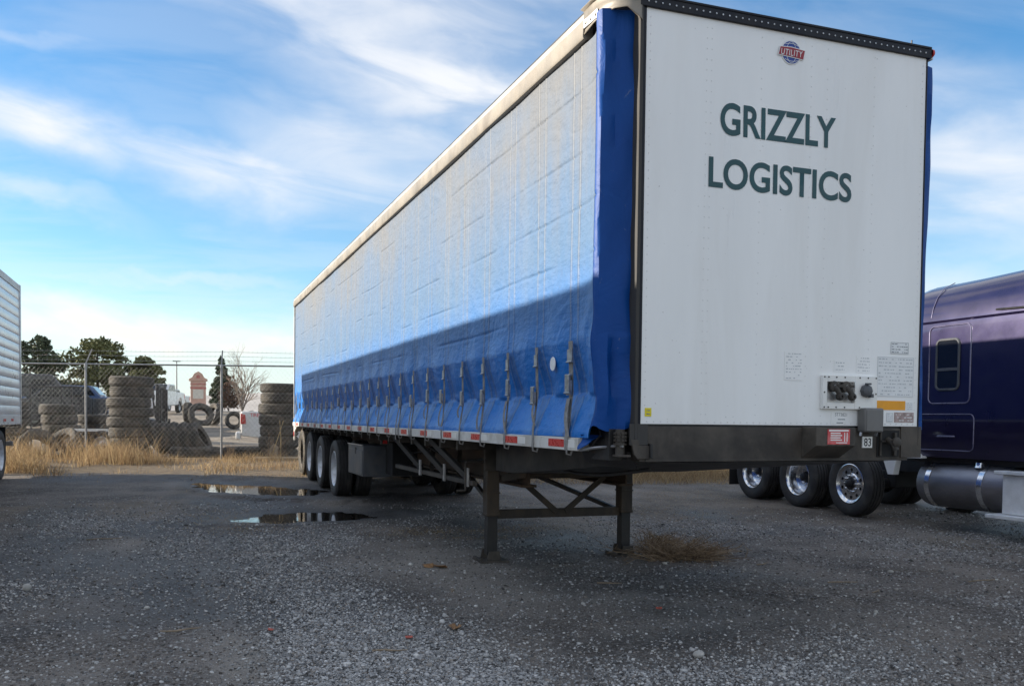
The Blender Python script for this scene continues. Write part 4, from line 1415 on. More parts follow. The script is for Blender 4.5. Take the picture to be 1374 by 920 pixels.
mt_doc = M('grey_plastic', (0.16, 0.155, 0.15), 0.55, 0, 0.1, 6)
dc.data.materials[0] = mt_doc
MB().box(1.875, 2.015, -0.090, -0.0855, 1.40, 1.545).build('lid', mt_doc, dc, 0.003)
for x in (1.88, 2.01):
    MB().bar((x, -0.03, 1.392), (x - 0.008, -0.035, 1.366), 0.014, 0.014).build('foot', mt['alu'], dc)
np_ = MB().box(1.915, 2.000, -0.006, 0.0035, 1.284, 1.362).build('number_plate', mt['plate'], T, 0.002)
np_['label'] = 'white plate with black number 83'
o = link('plate_lettering', text_mesh('83', mt['black'], 0.062, 0.056, 0.012), np_)
o.location = (1.927, -0.0068, 1.295)
# flat dark plate painted as the shade of a coupling recess, right of crossbeam
MB().box(2.045, 2.235, -0.0025, 0.0035, 1.222, 1.405).build('recess_shade_plate', mt['dark'], T)
cp = MB()
cp.tube([(2.13, -0.005, 1.34), (2.13, -0.06, 1.32), (2.145, -0.07, 1.27)], 0.022, 10)
cp.lathe([(0.034, 0.0), (0.036, -0.02), (0.02, -0.03), (0.001, -0.03)], (2.145, -0.065, 1.325), 'y', 12)
cp.bar((2.19, -0.012, 1.39), (2.19, -0.012, 1.23), 0.02, 0.02)
cp.bar((2.065, -0.012, 1.39), (2.065, -0.012, 1.23), 0.012, 0.012)
cp.bar((2.06, -0.012, 1.33), (2.20, -0.012, 1.33), 0.012, 0.012)
cp.build('hose_coupling', mt['frame'], T)

# ratchet gear and bar in the open corner pocket on the left
pk = MB().box(0.03, 0.16, 0.10, 0.40, 1.20, 1.40)
pk.prism([(-0.02, 0.40, 1.25), (0.155, 0.02, 1.205), (0.19, 0.02, 1.165), (0.02, 0.42, 1.19)], (0.02, 0.04, -0.02))
pk.build('corner_pocket', mt['black'], T, 0.003, fix=True)
rg = MB()
for z in (1.375, 1.352, 1.330):
    for k in range(8):
        a = k * math.pi / 4
        rg.box(0.085 + 0.032 * math.cos(a) - 0.008, 0.085 + 0.032 * math.cos(a) + 0.008, 0.055 + 0.032 * math.sin(a) - 0.008, 0.055 + 0.032 * math.sin(a) + 0.008, z - 0.008, z + 0.008)
rg.lathe([(0.03, 1.24), (0.03, 1.40)], (0.085, 0.055, 0), 'z', 14)
rg.lathe([(0.001, 1.30), (0.044, 1.30), (0.044, 1.312), (0.001, 1.312)], (0.085, 0.055, 0), 'z', 18)
rg.box(0.05, 0.13, -0.005, 0.09, 1.228, 1.240)
rg.build('ratchet', mt['frame'], T)
MB().tube([(-0.045, 0.36, 1.258), (-0.01, 0.26, 1.275), (0.04, 0.13, 1.288), (0.085, 0.015, 1.296)], 0.010, 8).build('ratchet_bar', mt['alu'], T)
MB().tube([(0.0, 0.29, 1.275), (-0.006, 0.24, 1.31), (0.004, 0.17, 1.36), (0.0, 0.19, 1.40)], 0.007, 6).build('ratchet_pawl', mt['black'], T)
# torn curtain tail at the corner
MB().grid(lambda u, v: (-0.045 + 0.05 * u + 0.02 * math.sin(v * 5), 0.37 - 0.16 * u + 0.02 * math.sin(u * 4 + v * 3), 1.36 - 0.10 * v * (1 - 0.75 * u)), 8, 8).build('curtain_tail', mt['deepcurtain'], T)

# underbody
gm_ = MB().prism([(0.42, 0.015, 1.192), (0.42, 2.9, 0.95), (0.42, 3.4, 0.95), (0.42, 3.4, 1.252), (0.42, 0.13, 1.252), (0.42, 0.13, 1.192)], (1.75, 0, 0))
gm_.build('coupler_plate', mt['black'], T, 0.004, fix=True)
for x in (0.70, 1.78):
    ib = MB()
    ib.box(x, x + 0.16, 3.41, 15.9, 0.775, 0.80).box(x + 0.07, x + 0.09, 3.41, 15.9, 0.8005, 1.23).box(x, x + 0.16, 3.41, 15.9, 1.2305, 1.2545)
    ib.build('main_beam', mt['belly'], T, 0.002)
crm = MB().box(0.06, 2.53, 0, 0.06, 1.15, 1.253).mesh('crossmember', mt['frame'], False)
for k in range(20):
    o = link('crossmember', crm, T)
    o.location = (0, 3.5 + 0.62 * k, 0)
sg = MB().box(0.285, 0.335, 3.72, 7.2, 0.775, 0.825)
sg.build('side_guard_beam', mt['frame'], T, 0.003)
for (a, b_) in (((0.07, 6.45, 1.25), (0.29, 5.80, 0.84)), ((0.07, 5.45, 1.25), (0.29, 4.72, 0.84)), ((0.07, 4.55, 1.22), (0.29, 3.86, 0.84))):
    MB().bar(a, b_, 0.045, 0.06).build('side_guard_brace', mt['post'], T, 0.003)
    MB().box(0.262, 0.284, b_[1] - 0.03, b_[1] + 0.03, 0.76, 0.95).build('side_guard_bracket', mt['alu'], T, 0.002)
MB().bar((0.5, 6.1, 0.80), (0.75, 6.9, 1.20), 0.05, 0.05).build('inner_brace', mt['frame'], T)
MB().bar((0.5, 4.9, 0.80), (0.75, 5.7, 1.20), 0.05, 0.05).build('inner_brace', mt['frame'], T)
# landing legs
for x in (0.485, 1.995):
    lg = MB().box(x - 0.066, x + 0.066, 3.65, 3.79, 0.47, 1.19)
    lg.box(x - 0.072, x + 0.072, 3.645, 3.795, 0.47, 0.50)
    LG = lg.build('landing_leg', mt['rust'], T, 0.006)
    MB().box(x - 0.053, x + 0.053, 3.665, 3.775, 0.075, 0.4695).build('inner_leg', mt['black'], LG, 0.005)
    ft = MB().box(x - 0.15, x + 0.15, 3.57, 3.87, zt(x, 3.7) + 0.0, 0.028)
    ft.box(x - 0.155, x - 0.120, 3.60, 3.84, 0.0285, 0.05)
    ft.prism([(x - 0.075, 3.60, 0.0285), (x + 0.075, 3.60, 0.0285), (x + 0.055, 3.60, 0.12), (x - 0.055, 3.60, 0.12)], (0, 0.02, 0))
    ft.prism([(x - 0.075, 3.82, 0.0285), (x + 0.075, 3.82, 0.0285), (x + 0.055, 3.82, 0.12), (x - 0.055, 3.82, 0.12)], (0, 0.02, 0))
    ft.build('foot', mt['frame'], LG, 0.003, fix=True)
    mp_ = MB().box(x - 0.10, x + 0.10, 3.625, 3.644, 0.93, 1.20).build('mount_plate', mt['frame'], LG, 0.003)
    for bx_, bz_ in ((-0.085, 0.96), (0.085, 0.96), (-0.085, 1.16), (0.085, 1.16), (-0.085, 1.06), (0.085, 1.06)):
        MB().cyl((x + bx_, 3.626, bz_), (x + bx_, 3.612, bz_), 0.013, 6).build('bolt', mt['frame'], LG)
    MB().box(x - 0.073, x + 0.073, 3.643, 3.797, 0.70, 0.715).build('weld_band', mt['rust'], LG, 0.003)
    MB().box(x + (0.0665 if x < 1 else -0.13), x + (0.13 if x < 1 else -0.0665), 3.65, 3.79, 0.92, 1.18).build('gearbox', mt['black'], LG, 0.006)
MB().box(0.5515, 1.9285, 3.69, 3.75, 0.44, 0.53).build('leg_crossbar', mt['rust'], T, 0.004)
MB().box(0.66, 1.84, 3.69, 3.75, 0.845, 0.905).build('leg_crossbar', mt['rust'], T, 0.004)
MB().bar((0.76, 3.68, 0.86), (1.19, 3.68, 0.50), 0.02, 0.06).build('leg_brace', mt['rust'], T, 0.003)
MB().bar((1.74, 3.68, 0.86), (1.29, 3.68, 0.50), 0.02, 0.06).build('leg_brace', mt['rust'], T, 0.003)
MB().bar((0.58, 3.70, 0.85), (1.25, 3.05, 1.02), 0.05, 0.07).build('leg_brace', mt['rust'], T, 0.003)
MB().bar((1.93, 3.80, 0.50), (1.60, 5.6, 0.80), 0.045, 0.045).build('leg_brace', mt['black'], T, 0.003)
MB().bar((0.50, 3.80, 0.60), (0.75, 5.4, 0.80), 0.045, 0.045).build('leg_brace', mt['black'], T, 0.003)
MB().cyl((0.555, 3.72, 1.04), (1.93, 3.72, 1.04), 0.022, 10).build('cross_shaft', mt['frame'], T)
# crank and air hoses
MB().tube([(0.40, 3.72, 1.02), (0.22, 3.72, 1.02), (0.21, 3.72, 1.00), (0.21, 3.72, 0.74), (0.20, 3.72, 0.73), (0.12, 3.72, 0.73)], 0.012, 8).build('crank_handle', mt['frame'], T)
for k, (ya, yb, sag) in enumerate(((0.5, 2.9, 0.10), (3.9, 6.6, 0.12), (6.8, 9.8, 0.10))):
    MB().tube([(0.55 + 0.05 * k, ya + (yb - ya) * t, 1.12 - sag * math.sin(math.pi * t) - 0.04 * k) for t in np.linspace(0, 1, 12)], 0.014, 6).build('air_hose', mt['black'], T)
# tool box
tb = MB().box(0.075, 1.00, 8.42, 9.66, 0.575, 1.035).build('toolbox', mt['toolbox'], T, 0.008)
MB().box(0.066, 0.0745, 8.47, 9.60, 0.60, 0.965).build('lid', mt['toolbox'], tb, 0.004)
MB().box(0.060, 0.0655, 8.95, 9.03, 0.90, 1.0).build('latch', mt['black'], tb, 0.003)
MB().box(0.058, 0.080, 8.43, 9.65, 1.0355, 1.05).build('rain_edge', mt['alu'], tb)
MB().box(0.12, 0.22, 7.35, 7.40, 1.08, 1.18).build('marker_bracket', mt['frame'], T, 0.004)
MB().box(0.14, 0.20, 7.343, 7.3495, 1.10, 1.16).build('side_marker_lamp', mt['red'], T)
MB().box(0.4, 2.2, 7.9, 8.35, 0.62, 1.10).build('air_tank_bracket', mt['dark'], T, 0.01)
# axles and wheels
AX = [11.03, 12.68, 14.20, 15.46]
for y in AX:
    zc = zt(0.2, y) + 0.497
    MB().cyl((0.25, y, zc), (2.34, y, zc), 0.065, 14).build('axle', mt['black'], T)
    MB().box(0.82, 1.77, y - 0.10, y + 0.10, 0.62, 0.95).build('suspension', mt['dark'], T, 0.01)
    w_ = wheel(T, 0.045, y, zc, -1)
    if y > 15:
        palem = M('pale_cream_rubber', (0.46, 0.41, 0.33), 0.9, 0, 0.2, 6, 0.2, 40)  # pale cream colour on the rearmost tyre only
        tm_ = TYRE.copy()
        tm_.materials.clear()
        tm_.materials.append(palem)
        w_.children[0].data = tm_
        w_['label'] = 'rearmost wheel with a pale cream tyre'
    wheel(T, 2.545, y, zt(2.4, y) + 0.497, 1)
MB().box(0.10, 0.66, 15.99, 16.005, 0.42, 1.12).build('mud_flap', mt['dark'], T)
MB().box(1.93, 2.49, 15.99, 16.005, 0.42, 1.12).build('mud_flap', mt['dark'], T)

# ------------------------------------------------------------------ silver trailer on the left
RX = -5.75
R_ = thing('reefer_trailer', 'silver refrigerated semi trailer with ribbed side at the left edge', 'trailer', (RX, 0, 0.13))
RY0, RY1 = 1.45, 17.6
zb, ztop = 1.10, 4.13
n = 14
hgt = (ztop - 0.14 - (zb + 0.20)) / n
for k in range(n):
    z0 = zb + 0.20 + k * hgt
    p = MB().prism([(-0.03, RY0 + 0.05, z0 + 0.003), (-0.004, RY0 + 0.05, z0 + 0.003), (0.0, RY0 + 0.05, z0 + 0.009), (0.001, RY0 + 0.05, z0 + hgt * 0.5), (0.0, RY0 + 0.05, z0 + hgt - 0.009), (-0.004, RY0 + 0.05, z0 + hgt - 0.003), (-0.03, RY0 + 0.05, z0 + hgt - 0.003)], (0, RY1 - RY0 - 0.14, 0))
    p.build('side_panel', mt['reefer'], R_, fix=True)
MB().box(-2.60 + 0.03, -0.031, RY0 + 0.02, RY1 - 0.03, zb + 0.02, ztop - 0.03).build('body', mt['reefer'], R_, 0.01)
MB().box(-0.035, 0.012, RY0 + 0.03, RY1 - 0.09, ztop - 0.139, ztop).build('top_rail', mt['greyroof'], R_, 0.006)
MB().box(-0.035, 0.012, RY0 + 0.03, RY1 - 0.09, zb, zb + 0.199).build('bottom_rail', mt['reefer'], R_, 0.004)
MB().box(-0.08, 0.022, RY1 - 0.088, RY1 + 0.02, zb - 0.05, ztop + 0.005).build('rear_post', mt['alu'], R_, 0.008)
MB().box(-2.62, -2.52, RY1 - 0.088, RY1 + 0.02, zb - 0.05, ztop + 0.005).build('rear_post', mt['alu'], R_, 0.008)
MB().box(-2.519, -0.081, RY1 - 0.029, RY1 + 0.01, zb, ztop - 0.01).build('rear_door', mt['white'], R_, 0.004)
tm = MB().box(0.0125, 0.0150, 0, 0.28, zb + 0.07, zb + 0.12).mesh('red_tape', mt['red'], False)
for k in range(17):
    o = link('red_tape', tm, R_)
    o.location = (0, 1.9 + 0.9 * k, 0)
MB().box(-2.1, -0.5, RY0 + 0.3, RY1 - 0.1, 0.85, 1.099).build('underframe', mt['black'], R_, 0.01)
MB().box(-2.1, -0.45, RY0 - 0.45, RY0 + 0.019, 2.2, 3.9).build('cooling_unit', mt['white'], R_, 0.06, seg=4)
MB().box(-2.45, -0.15, RY1 - 0.02, RY1 + 0.03, 0.62, 0.72).build('bumper_bar', mt['galv'], R_, 0.01)
for x in (-1.8, -0.8):
    MB().box(x - 0.05, x + 0.05, RY1 - 0.06, RY1 - 0.021, 0.7205, 1.099).build('bumper_strut', mt['galv'], R_)
for y in (14.40, 15.67):
    for sd in (1, -1):
        wx = -0.06 if sd == 1 else -2.54
        zc = zt(RX + wx, y) + 0.497 - 0.13
        wheel(R_, wx, y, zc, sd)
    MB().cyl((-2.3, y, zc), (-0.3, y, zc), 0.07, 12).build('axle', mt['black'], R_)
for x in (-0.7, -1.9):
    MB().box(x - 0.08, x + 0.08, 5.0, 5.16, -0.10, 1.0).build('landing_leg', mt['black'], R_, 0.006)
    MB().box(x - 0.15, x + 0.15, 4.93, 5.23, -0.13, -0.10).build('foot', mt['black'], R_)
MB().box(-0.62, -0.10, 16.35, 16.365, 0.35, 1.05).build('mud_flap', mt['dark'], R_)



def copy_tree(o, parent=None):
    c = o.copy()
    COL.objects.link(c)
    c.parent = parent
    for ch in list(o.children):
        copy_tree(ch, c)
    return c


shade_trailer = copy_tree(R_)  # unseen copy added to block low sun passing under the first trailer
shade_trailer.location = (RX - 3.7, -0.6, 0.13)
shade_trailer['label'] = 'unseen second silver trailer added beyond the ribbed one to shade the yard'
# ------------------------------------------------------------------ purple tractor on the right
K = thing('purple_tractor', 'dark purple sleeper tractor with aluminium fuel tank behind the blue trailer', 'truck', (7.2, 0, 0))
WD = 2.45
half = [(0.03, 1.00), (0.0, 1.12), (0.0, 1.6), (0.0, 2.2), (0.0, 2.74), (0.012, 2.82), (-0.012, 2.85), (-0.006, 2.90), (0.035, 3.03), (0.10, 3.17), (0.21, 3.29), (0.40, 3.38), (0.75, 3.44), (WD / 2, 3.46)]
sec = half + [(WD - x, z) for x, z in half[-2::-1]]


def loft(secs, flip=False):
    m = MB()
    n_ = len(secs[0])
    vs = [p for s_ in secs for p in s_]
    fs = []
    for i in range(len(secs) - 1):
        for j in range(n_ - 1):
            fs.append((i * n_ + j, (i + 1) * n_ + j, (i + 1) * n_ + j + 1, i * n_ + j + 1))
        fs.append((i * n_ + n_ - 1, (i + 1) * n_ + n_ - 1, (i + 1) * n_, i * n_))
    fs.append(tuple(range(n_)))
    fs.append(tuple((len(secs) - 1) * n_ + j for j in range(n_ - 1, -1, -1)))
    return m.add(vs, fs)


def sect(y, inset, ztopk, zlow=None):
    out = []
    for x, z in sec:
        xx = WD / 2 + (x - WD / 2) * (1 - inset)
        zz_ = z if z < 2.85 else 2.85 + (z - 2.85) * ztopk
        out.append((xx, y, zz_))
    return out


body = loft([sect(5.34, 0.07, 0.80), sect(5.31, 0.03, 0.90), sect(5.25, 0.008, 0.97), sect(5.1, 0, 1.0), sect(4.3, 0, 1.03), sect(3.4, 0, 1.10), sect(2.6, 0.01, 1.12), sect(2.15, 0.02, 1.05)])
body.build('sleeper', mt['purple'], K, fix=True)
# cab, hood and front wheel (beyond the picture's edge)
cabp = [(0.06, 1.0), (0.04, 1.2), (0.04, 2.0), (0.16, 2.75), (0.34, 2.95), (WD / 2, 3.0)]
cabs = cabp + [(WD - x, z) for x, z in cabp[-2::-1]]
cb = loft([[(x, y, z if z < 2.1 else 2.1 + (z - 2.1) * k) for x, z in cabs] for y, k in ((2.149, 1.0), (1.2, 1.0), (0.75, 0.9), (0.35, 0.1))])
cb.build('cab', mt['purple'], K, fix=True)
hp = [(0.30, 0.9), (0.22, 1.2), (0.30, 1.75), (0.5, 1.95), (WD / 2, 2.02)]
hps = hp + [(WD - x, z) for x, z in hp[-2::-1]]
hd = loft([[(WD / 2 + (x - WD / 2) * w_, y, 0.9 + (z - 0.9) * k) for x, z in hps] for y, w_, k in ((0.349, 1.0, 1.0), (-0.6, 0.92, 0.92), (-1.3, 0.8, 0.78), (-1.5, 0.72, 0.6))])
hd.build('hood', mt['purple'], K, fix=True)
MB().grid(lambda u, v: (0.02 + 0.55 * v, -0.35 + 0.68 * math.cos(math.pi * u), 0.55 + 0.66 * math.sin(math.pi * u)), 20, 3).build('front_fender', mt['purple'], K)
MB().prism([(0.034, 1.95, 1.95), (0.034, 1.05, 1.95), (0.145, 1.25, 2.68), (0.145, 1.95, 2.68)], (0.012, 0, 0)).build('side_window', mt['glass'], K, fix=True)
MB().prism([(0.3, 0.43, 2.06), (2.15, 0.43, 2.06), (2.05, 0.86, 2.78), (0.4, 0.86, 2.78)], (0, -0.02, 0.01)).build('windshield', mt['glass'], K, fix=True)
MB().box(0.25, 2.2, -1.75, -1.45, 0.45, 0.85).build('bumper', mt['chrome'], K, 0.05, seg=4)
wheel(K, 0.10, -0.35, zt(7.3, -0.35) + 0.497, -1, 'flat', False)
wheel(K, WD - 0.10, -0.35, 0.497, 1, 'flat', False)


def rrect(y0, y1, z0, z1, r, x, n_=5):
    pts = []
    for cy_, cz_, a0 in ((y1 - r, z1 - r, 0), (y0 + r, z1 - r, 90), (y0 + r, z0 + r, 180), (y1 - r, z0 + r, 270)):
        for i in range(n_ + 1):
            a = math.radians(a0 + 90 * i / n_)
            pts.append((x, cy_ + r * math.cos(a), cz_ + r * math.sin(a)))
    return pts


hatch = MB().tube(rrect(4.10, 4.80, 1.73, 2.775, 0.08, -0.002), 0.011, 6, closed=True).build('hatch_trim', mt['bead'], K)
MB().tube(rrect(4.02, 4.98, 1.10, 1.585, 0.07, -0.002), 0.008, 6, closed=True).build('locker_trim', mt['bead'], K)
MB().box(-0.018, -0.001, 4.32, 4.62, 1.275, 1.300).build('locker_handle', mt['bead'], K, 0.006)
wpts = rrect(4.285, 4.665, 1.915, 2.585, 0.07, -0.002)
W_ = MB().prism(wpts, (-0.005, 0, 0)).build('sleeper_window', mt['glass'], K, fix=True)
MB().tube(rrect(4.285, 4.665, 1.915, 2.585, 0.07, -0.006), 0.018, 6, closed=True).build('window_frame', mt['toolbox'], W_)
MB().box(-0.020, -0.004, 4.30, 4.65, 2.165, 2.205).build('window_bar', mt['toolbox'], W_, 0.004)
W2 = MB().prism(rrect(3.02, 3.22, 1.25, 1.60, 0.06, -0.002), (-0.008, 0, 0)).build('side_vent', mt['black'], K, fix=True)
MB().tube(rrect(3.02, 3.22, 1.25, 1.60, 0.06, -0.008), 0.012, 6, closed=True).build('vent_trim', mt['bead'], W2)
MB().tube([(-0.004, 4.78, 2.90), (0.03, 4.78, 3.04), (0.095, 4.78, 3.18), (0.205, 4.78, 3.31), (0.40, 4.78, 3.405)], 0.006, 6).build('roof_seam', mt['bead'], K)
MB().tube([(0.0, 3.72, 2.905), (-0.02, 3.60, 2.90), (-0.02, 3.2, 2.885), (0.0, 2.8, 2.88)], 0.015, 6).build('rain_rail', mt['black'], K)
MB().box(0.15, WD - 0.15, 2.2, 5.3, 0.92, 0.999).build('cab_floor', mt['black'], K, 0.01)
# frame, deck, tank, steps
for x in (0.80, 1.56):
    MB().box(x, x + 0.09, -1.4, 9.9, 0.72, 0.98 if x else 0.98).build('frame_rail', mt['black'], K, 0.004)
MB().box(0.70, 1.75, 5.4, 6.0, 0.985, 1.0).build('deck_plate', mt['treadplate'], K)
fwh = MB().lathe([(0.001, 1.14), (0.46, 1.14), (0.47, 1.12), (0.46, 1.08)], (1.225, 7.9, 0), 'z', 24)
fwh.box(0.78, 1.67, 7.6, 8.2, 0.985, 1.08)
fwh.build('fifth_wheel', mt['black'], K)
for y in (6.38, 7.65, 8.93):
    z = zt(7.3, y) + 0.497
    wheel(K, 0.02, y, z, -1, 'flat' if y < 7 else 'dish', y > 7, mt['chrome'])
    wheel(K, WD - 0.02, y, z, 1, 'flat' if y < 7 else 'dish', y > 7, mt['chrome'])
    MB().cyl((0.3, y, z), (WD - 0.3, y, z), 0.08, 12).build('axle', mt['black'], K)
    MB().box(0.75, 1.7, y - 0.2, y + 0.2, 0.45, 0.719).build('suspension', mt['dark'], K, 0.02)
MB().box(0.02, 0.62, 9.62, 9.635, 0.28, 0.95).build('mud_flap', mt['dark'], K)
MB().box(0.02, 0.9, 9.60, 9.64, 0.951, 1.0).build('flap_hanger', mt['black'], K)
tk = MB().lathe([(0.001, 5.03), (0.26, 5.025), (0.315, 5.00), (0.330, 4.95), (0.330, 3.60), (0.315, 3.56), (0.001, 3.55)], (0.335, 0, 0.635), 'y', 44)
TK = tk.build('fuel_tank', mt['tank'], K, fix=True)
for y in (4.80, 3.92):
    MB().lathe([(0.333, y - 0.042), (0.339, y - 0.042), (0.339, y + 0.042), (0.333, y + 0.042)], (0.335, 0, 0.635), 'y', 44, closed=True).build('tank_strap', mt['chrome'], TK)
MB().lathe([(0.001, 0.07), (0.055, 0.065), (0.06, 0.03), (0.075, 0.0)], (0.13, 4.02, 0.89), 'z', 18).build('filler_cap', mt['chrome'], TK)
MB().box(-0.04, 0.66, 2.35, 3.52, 0.34, 0.83).build('step_box', mt['treadplate'], K, 0.012)
MB().box(-0.16, 0.20, 2.30, 3.66, 0.285, 0.335).build('lower_step', mt['treadplate'], K, 0.008)
MB().box(-0.10, 0.30, 2.30, 3.60, 0.835, 0.880).build('upper_step', mt['treadplate'], K, 0.008)
MB().prism([(0.0, 3.0, 0.881), (0.3, 3.0, 0.881), (0.3, 3.0, 1.0), (0.10, 3.0, 1.0)], (0, 0.25, 0)).build('step_bracket', mt['treadplate'], K, 0.004, fix=True)
# white fender bracket behind the sleeper
fb = MB().prism([(-0.05, 5.62, 0.96), (-0.05, 5.62, 1.0), (-0.05, 4.85, 1.01), (-0.05, 4.85, 0.975)], (0.10, 0, 0))
fb.prism([(-0.06, 5.60, 1.0), (-0.06, 5.30, 1.0), (-0.06, 5.36, 0.72), (-0.06, 5.47, 0.72)], (0.10, 0, 0))
fb.prism([(-0.03, 5.2, 1.011), (-0.03, 4.9, 1.011), (-0.03, 4.95, 1.06), (-0.03, 5.15, 1.10)], (0.3, 0, 0))
fb.build('fender_bracket', mt['plate'], K, 0.004, fix=True)

# ------------------------------------------------------------------ chain link fence
def fpt(l, s=24.6):
    return (CX + s * 0.344 + l * 0.939, CY + s * 0.939 - l * 0.344)


FN = thing('chain_link_fence', 'grey chain link fence with barbed wire along the back of the yard', 'fence', (*fpt(-11.43), zt(*fpt(-11.43))))
fx0, fy0, fz0 = FN.location
def fl(l, z):
    x, y = fpt(l)
    return (x - fx0, y - fy0, zt(x, y) + z - fz0)


PL = [-22.35, -18.7, -15.06, -11.43, -7.80, -4.15, -0.5, 3.15, 6.8, 10.4, 14.0]
for i, l in enumerate(PL):
    p = MB().cyl(fl(l, -0.1), fl(l, 2.46), 0.030, 10)
    P_ = p.build('post', mt['galv'], FN)
    MB().lathe([(0.042, 2.44), (0.042, 2.50), (0.02, 2.53), (0.001, 2.53)], fl(l, 0), 'z', 10).build('post_cap', mt['galv'], P_)
    MB().bar(fl(l, 2.52), fl(l + (0.17 if i % 2 else 0.03), 2.90), 0.012, 0.035).build('barb_arm', mt['galv'], P_)
MB().cyl(fl(PL[0], 2.50), fl(PL[-1], 2.50), 0.023, 8).build('top_rail', mt['galv'], FN)
for z, sl in ((2.62, 0.3), (2.74, 0.55), (2.86, 0.8)):
    pts = []
    nn = 80
    for k in range(nn + 1):
        l = PL[0] + (PL[-1] - PL[0]) * k / nn
        pts.append(fl(l, z - 0.02 * math.sin((l - PL[0]) / 3.65 * math.pi) ** 2))
    bw = MB().tube(pts, 0.0045, 4)
    l = PL[0]
    while l < PL[-1]:
        a = fl(l, z)
        bw.bar((a[0], a[1], a[2] - 0.03), (a[0] + 0.02, a[1], a[2] + 0.03), 0.004, 0.004)
        l += 0.125
    bw.build('barbed_wire', mt['galv'], FN)
# woven mesh
wmsh = MB()
H_, pitch = 2.44, 0.125
l = PL[0] - H_
while l < PL[-1] + H_:
    for sg_ in (1, -1):
        z0, z1 = 0.03, H_
        la, lb = l, l + sg_ * (z1 - z0) * 0.92
        # clip
        lo_, hi_ = PL[0], PL[-1]
        if max(la, lb) < lo_ or min(la, lb) > hi_:
            continue
        t0, t1 = 0.0, 1.0
        for bound, sign in ((lo_, 1), (hi_, -1)):
            da_, db_ = (la - bound) * sign, (lb - bound) * sign
            if da_ < 0 and db_ >= 0:
                t0 = max(t0, da_ / (da_ - db_))
            elif db_ < 0 and da_ >= 0:
                t1 = min(t1, da_ / (da_ - db_))
        a = fl(la + (lb - la) * t0, z0 + (z1 - z0) * t0)
        b_ = fl(la + (lb - la) * t1, z0 + (z1 - z0) * t1)
        wmsh.tube([a, b_], 0.0016, 3, caps=False)
    l += pitch * 0.92 * 1.08
w_ = wmsh.build('wire_mesh', M('dull_wire', (0.25, 0.25, 0.25), 0.5, 0.4, 0.2, 5), FN, smooth=False)
w_['kind'] = 'stuff'

# ------------------------------------------------------------------ tyres behind the fence
ORD = ['topmost', 'second', 'third', 'fourth', 'fifth', 'sixth', 'seventh', 'eighth', 'ninth']


def old_tyre(label, group, x, y, z, sc=1.14, rot=(0, 0, 0), hsc=None):
    o = link('tyre', OLDTYRE)
    o.location = (x, y, z)
    o.scale = (sc, sc, hsc or sc)
    o.rotation_euler = rot
    return tag(o, label, 'tyre', group)


rt_ = random.Random(21)


def stack(x, y, n_, sc, hgt_, where, group, z0=None):
    z = (zt(x, y) if z0 is None else z0) - 0.02
    for k in range(n_):
        i = n_ - 1 - k
        lab = (f'topmost tyre of {where}' if i == 0 else (f'bottom tyre of {where}' if k == 0 else f'{ORD[i]} tyre from the top of {where}'))
        h_ = hgt_ * rt_.uniform(0.88, 1.12)
        old_tyre(lab, group, x + rt_.uniform(-0.06, 0.06), y + rt_.uniform(-0.05, 0.05), z + h_ / 2, sc * rt_.uniform(0.93, 1.04), (rt_.uniform(-.015, .015), rt_.uniform(-.015, .015), rt_.uniform(0, 6)), h_ / 0.285)
        z += h_ * 0.985


stack(-3.74, 22.81, 8, 1.16, 0.283, 'the tall stack beside the left fence post', 'tyres in the tall left stack')
stack(0.18, 21.45, 7, 1.12, 0.30, 'the stack next to the blue trailer tail', 'tyres in the right stack')
stack(-5.85, 25.93, 5, 1.08, 0.29, 'the low stack near the silver trailer', 'tyres in the low left stack')
stack(-7.15, 25.2, 6, 1.10, 0.28, 'the half hidden stack at the silver trailer tail', 'tyres in the half hidden stack')
stack(-5.0, 27.0, 4, 1.05, 0.28, 'the stack behind the left fence post', 'tyres in the stack behind the post')
old_tyre('tyre lying flat right of the left fence post in the dry grass', 'loose tyres by the fence', -4.75, 22.75, zt(-4.75, 22.75) + 0.14, 1.1)
old_tyre('grey tyre half sunk upright in the tall grass by the silver trailer', 'loose tyres by the fence', -6.05, 22.75, zt(-6.05, 22.75) + 0.20, 1.12, (math.radians(68), 0, math.radians(35)))
old_tyre('tyre leaning behind the sunken tyre near the low stack', 'loose tyres by the fence', -5.45, 22.9, zt(-5.45, 22.9) + 0.32, 1.0, (math.radians(55), 0, math.radians(-40)))
LEAN = ['first', 'second', 'third', 'fourth', 'fifth']
for k in range(5):
    old_tyre(f'{LEAN[k]} leaning tyre from the left in the sunlit row by the tall stack', 'row of leaning tyres', -3.00 + 0.275 * k, 22.95 - 0.10 * k, zt(-3, 23) + 0.50, 1.0, (0, math.radians(62), math.radians(-18)))
old_tyre('black tyre lying flat in front of the leaning row', 'dark tyres lying flat', -2.15, 22.05, zt(-2.15, 22) + 0.13, 1.12)
old_tyre('black tyre lying flat just left of the middle fence post', 'dark tyres lying flat', -1.45, 22.0, zt(-1.4, 22) + 0.10, 1.05, (0.06, 0.1, 0))
old_tyre('dark tyre lying flat below the white pickup', 'dark tyres lying flat', -0.75, 21.6, zt(-0.7, 21.6) + 0.14, 1.12)
old_tyre('dark tyre lying half under the right stack', 'dark tyres lying flat', -0.05 - 0.35, 22.35, zt(-0.4, 22.3) + 0.14, 1.08)
# big tyres further back in the yard
def far_tyre(label, x, y, R, rot, lift):
    old_tyre(label, 'big tyres far back in the yard', x, y, zt(x, y) + lift, R / 0.5, rot)


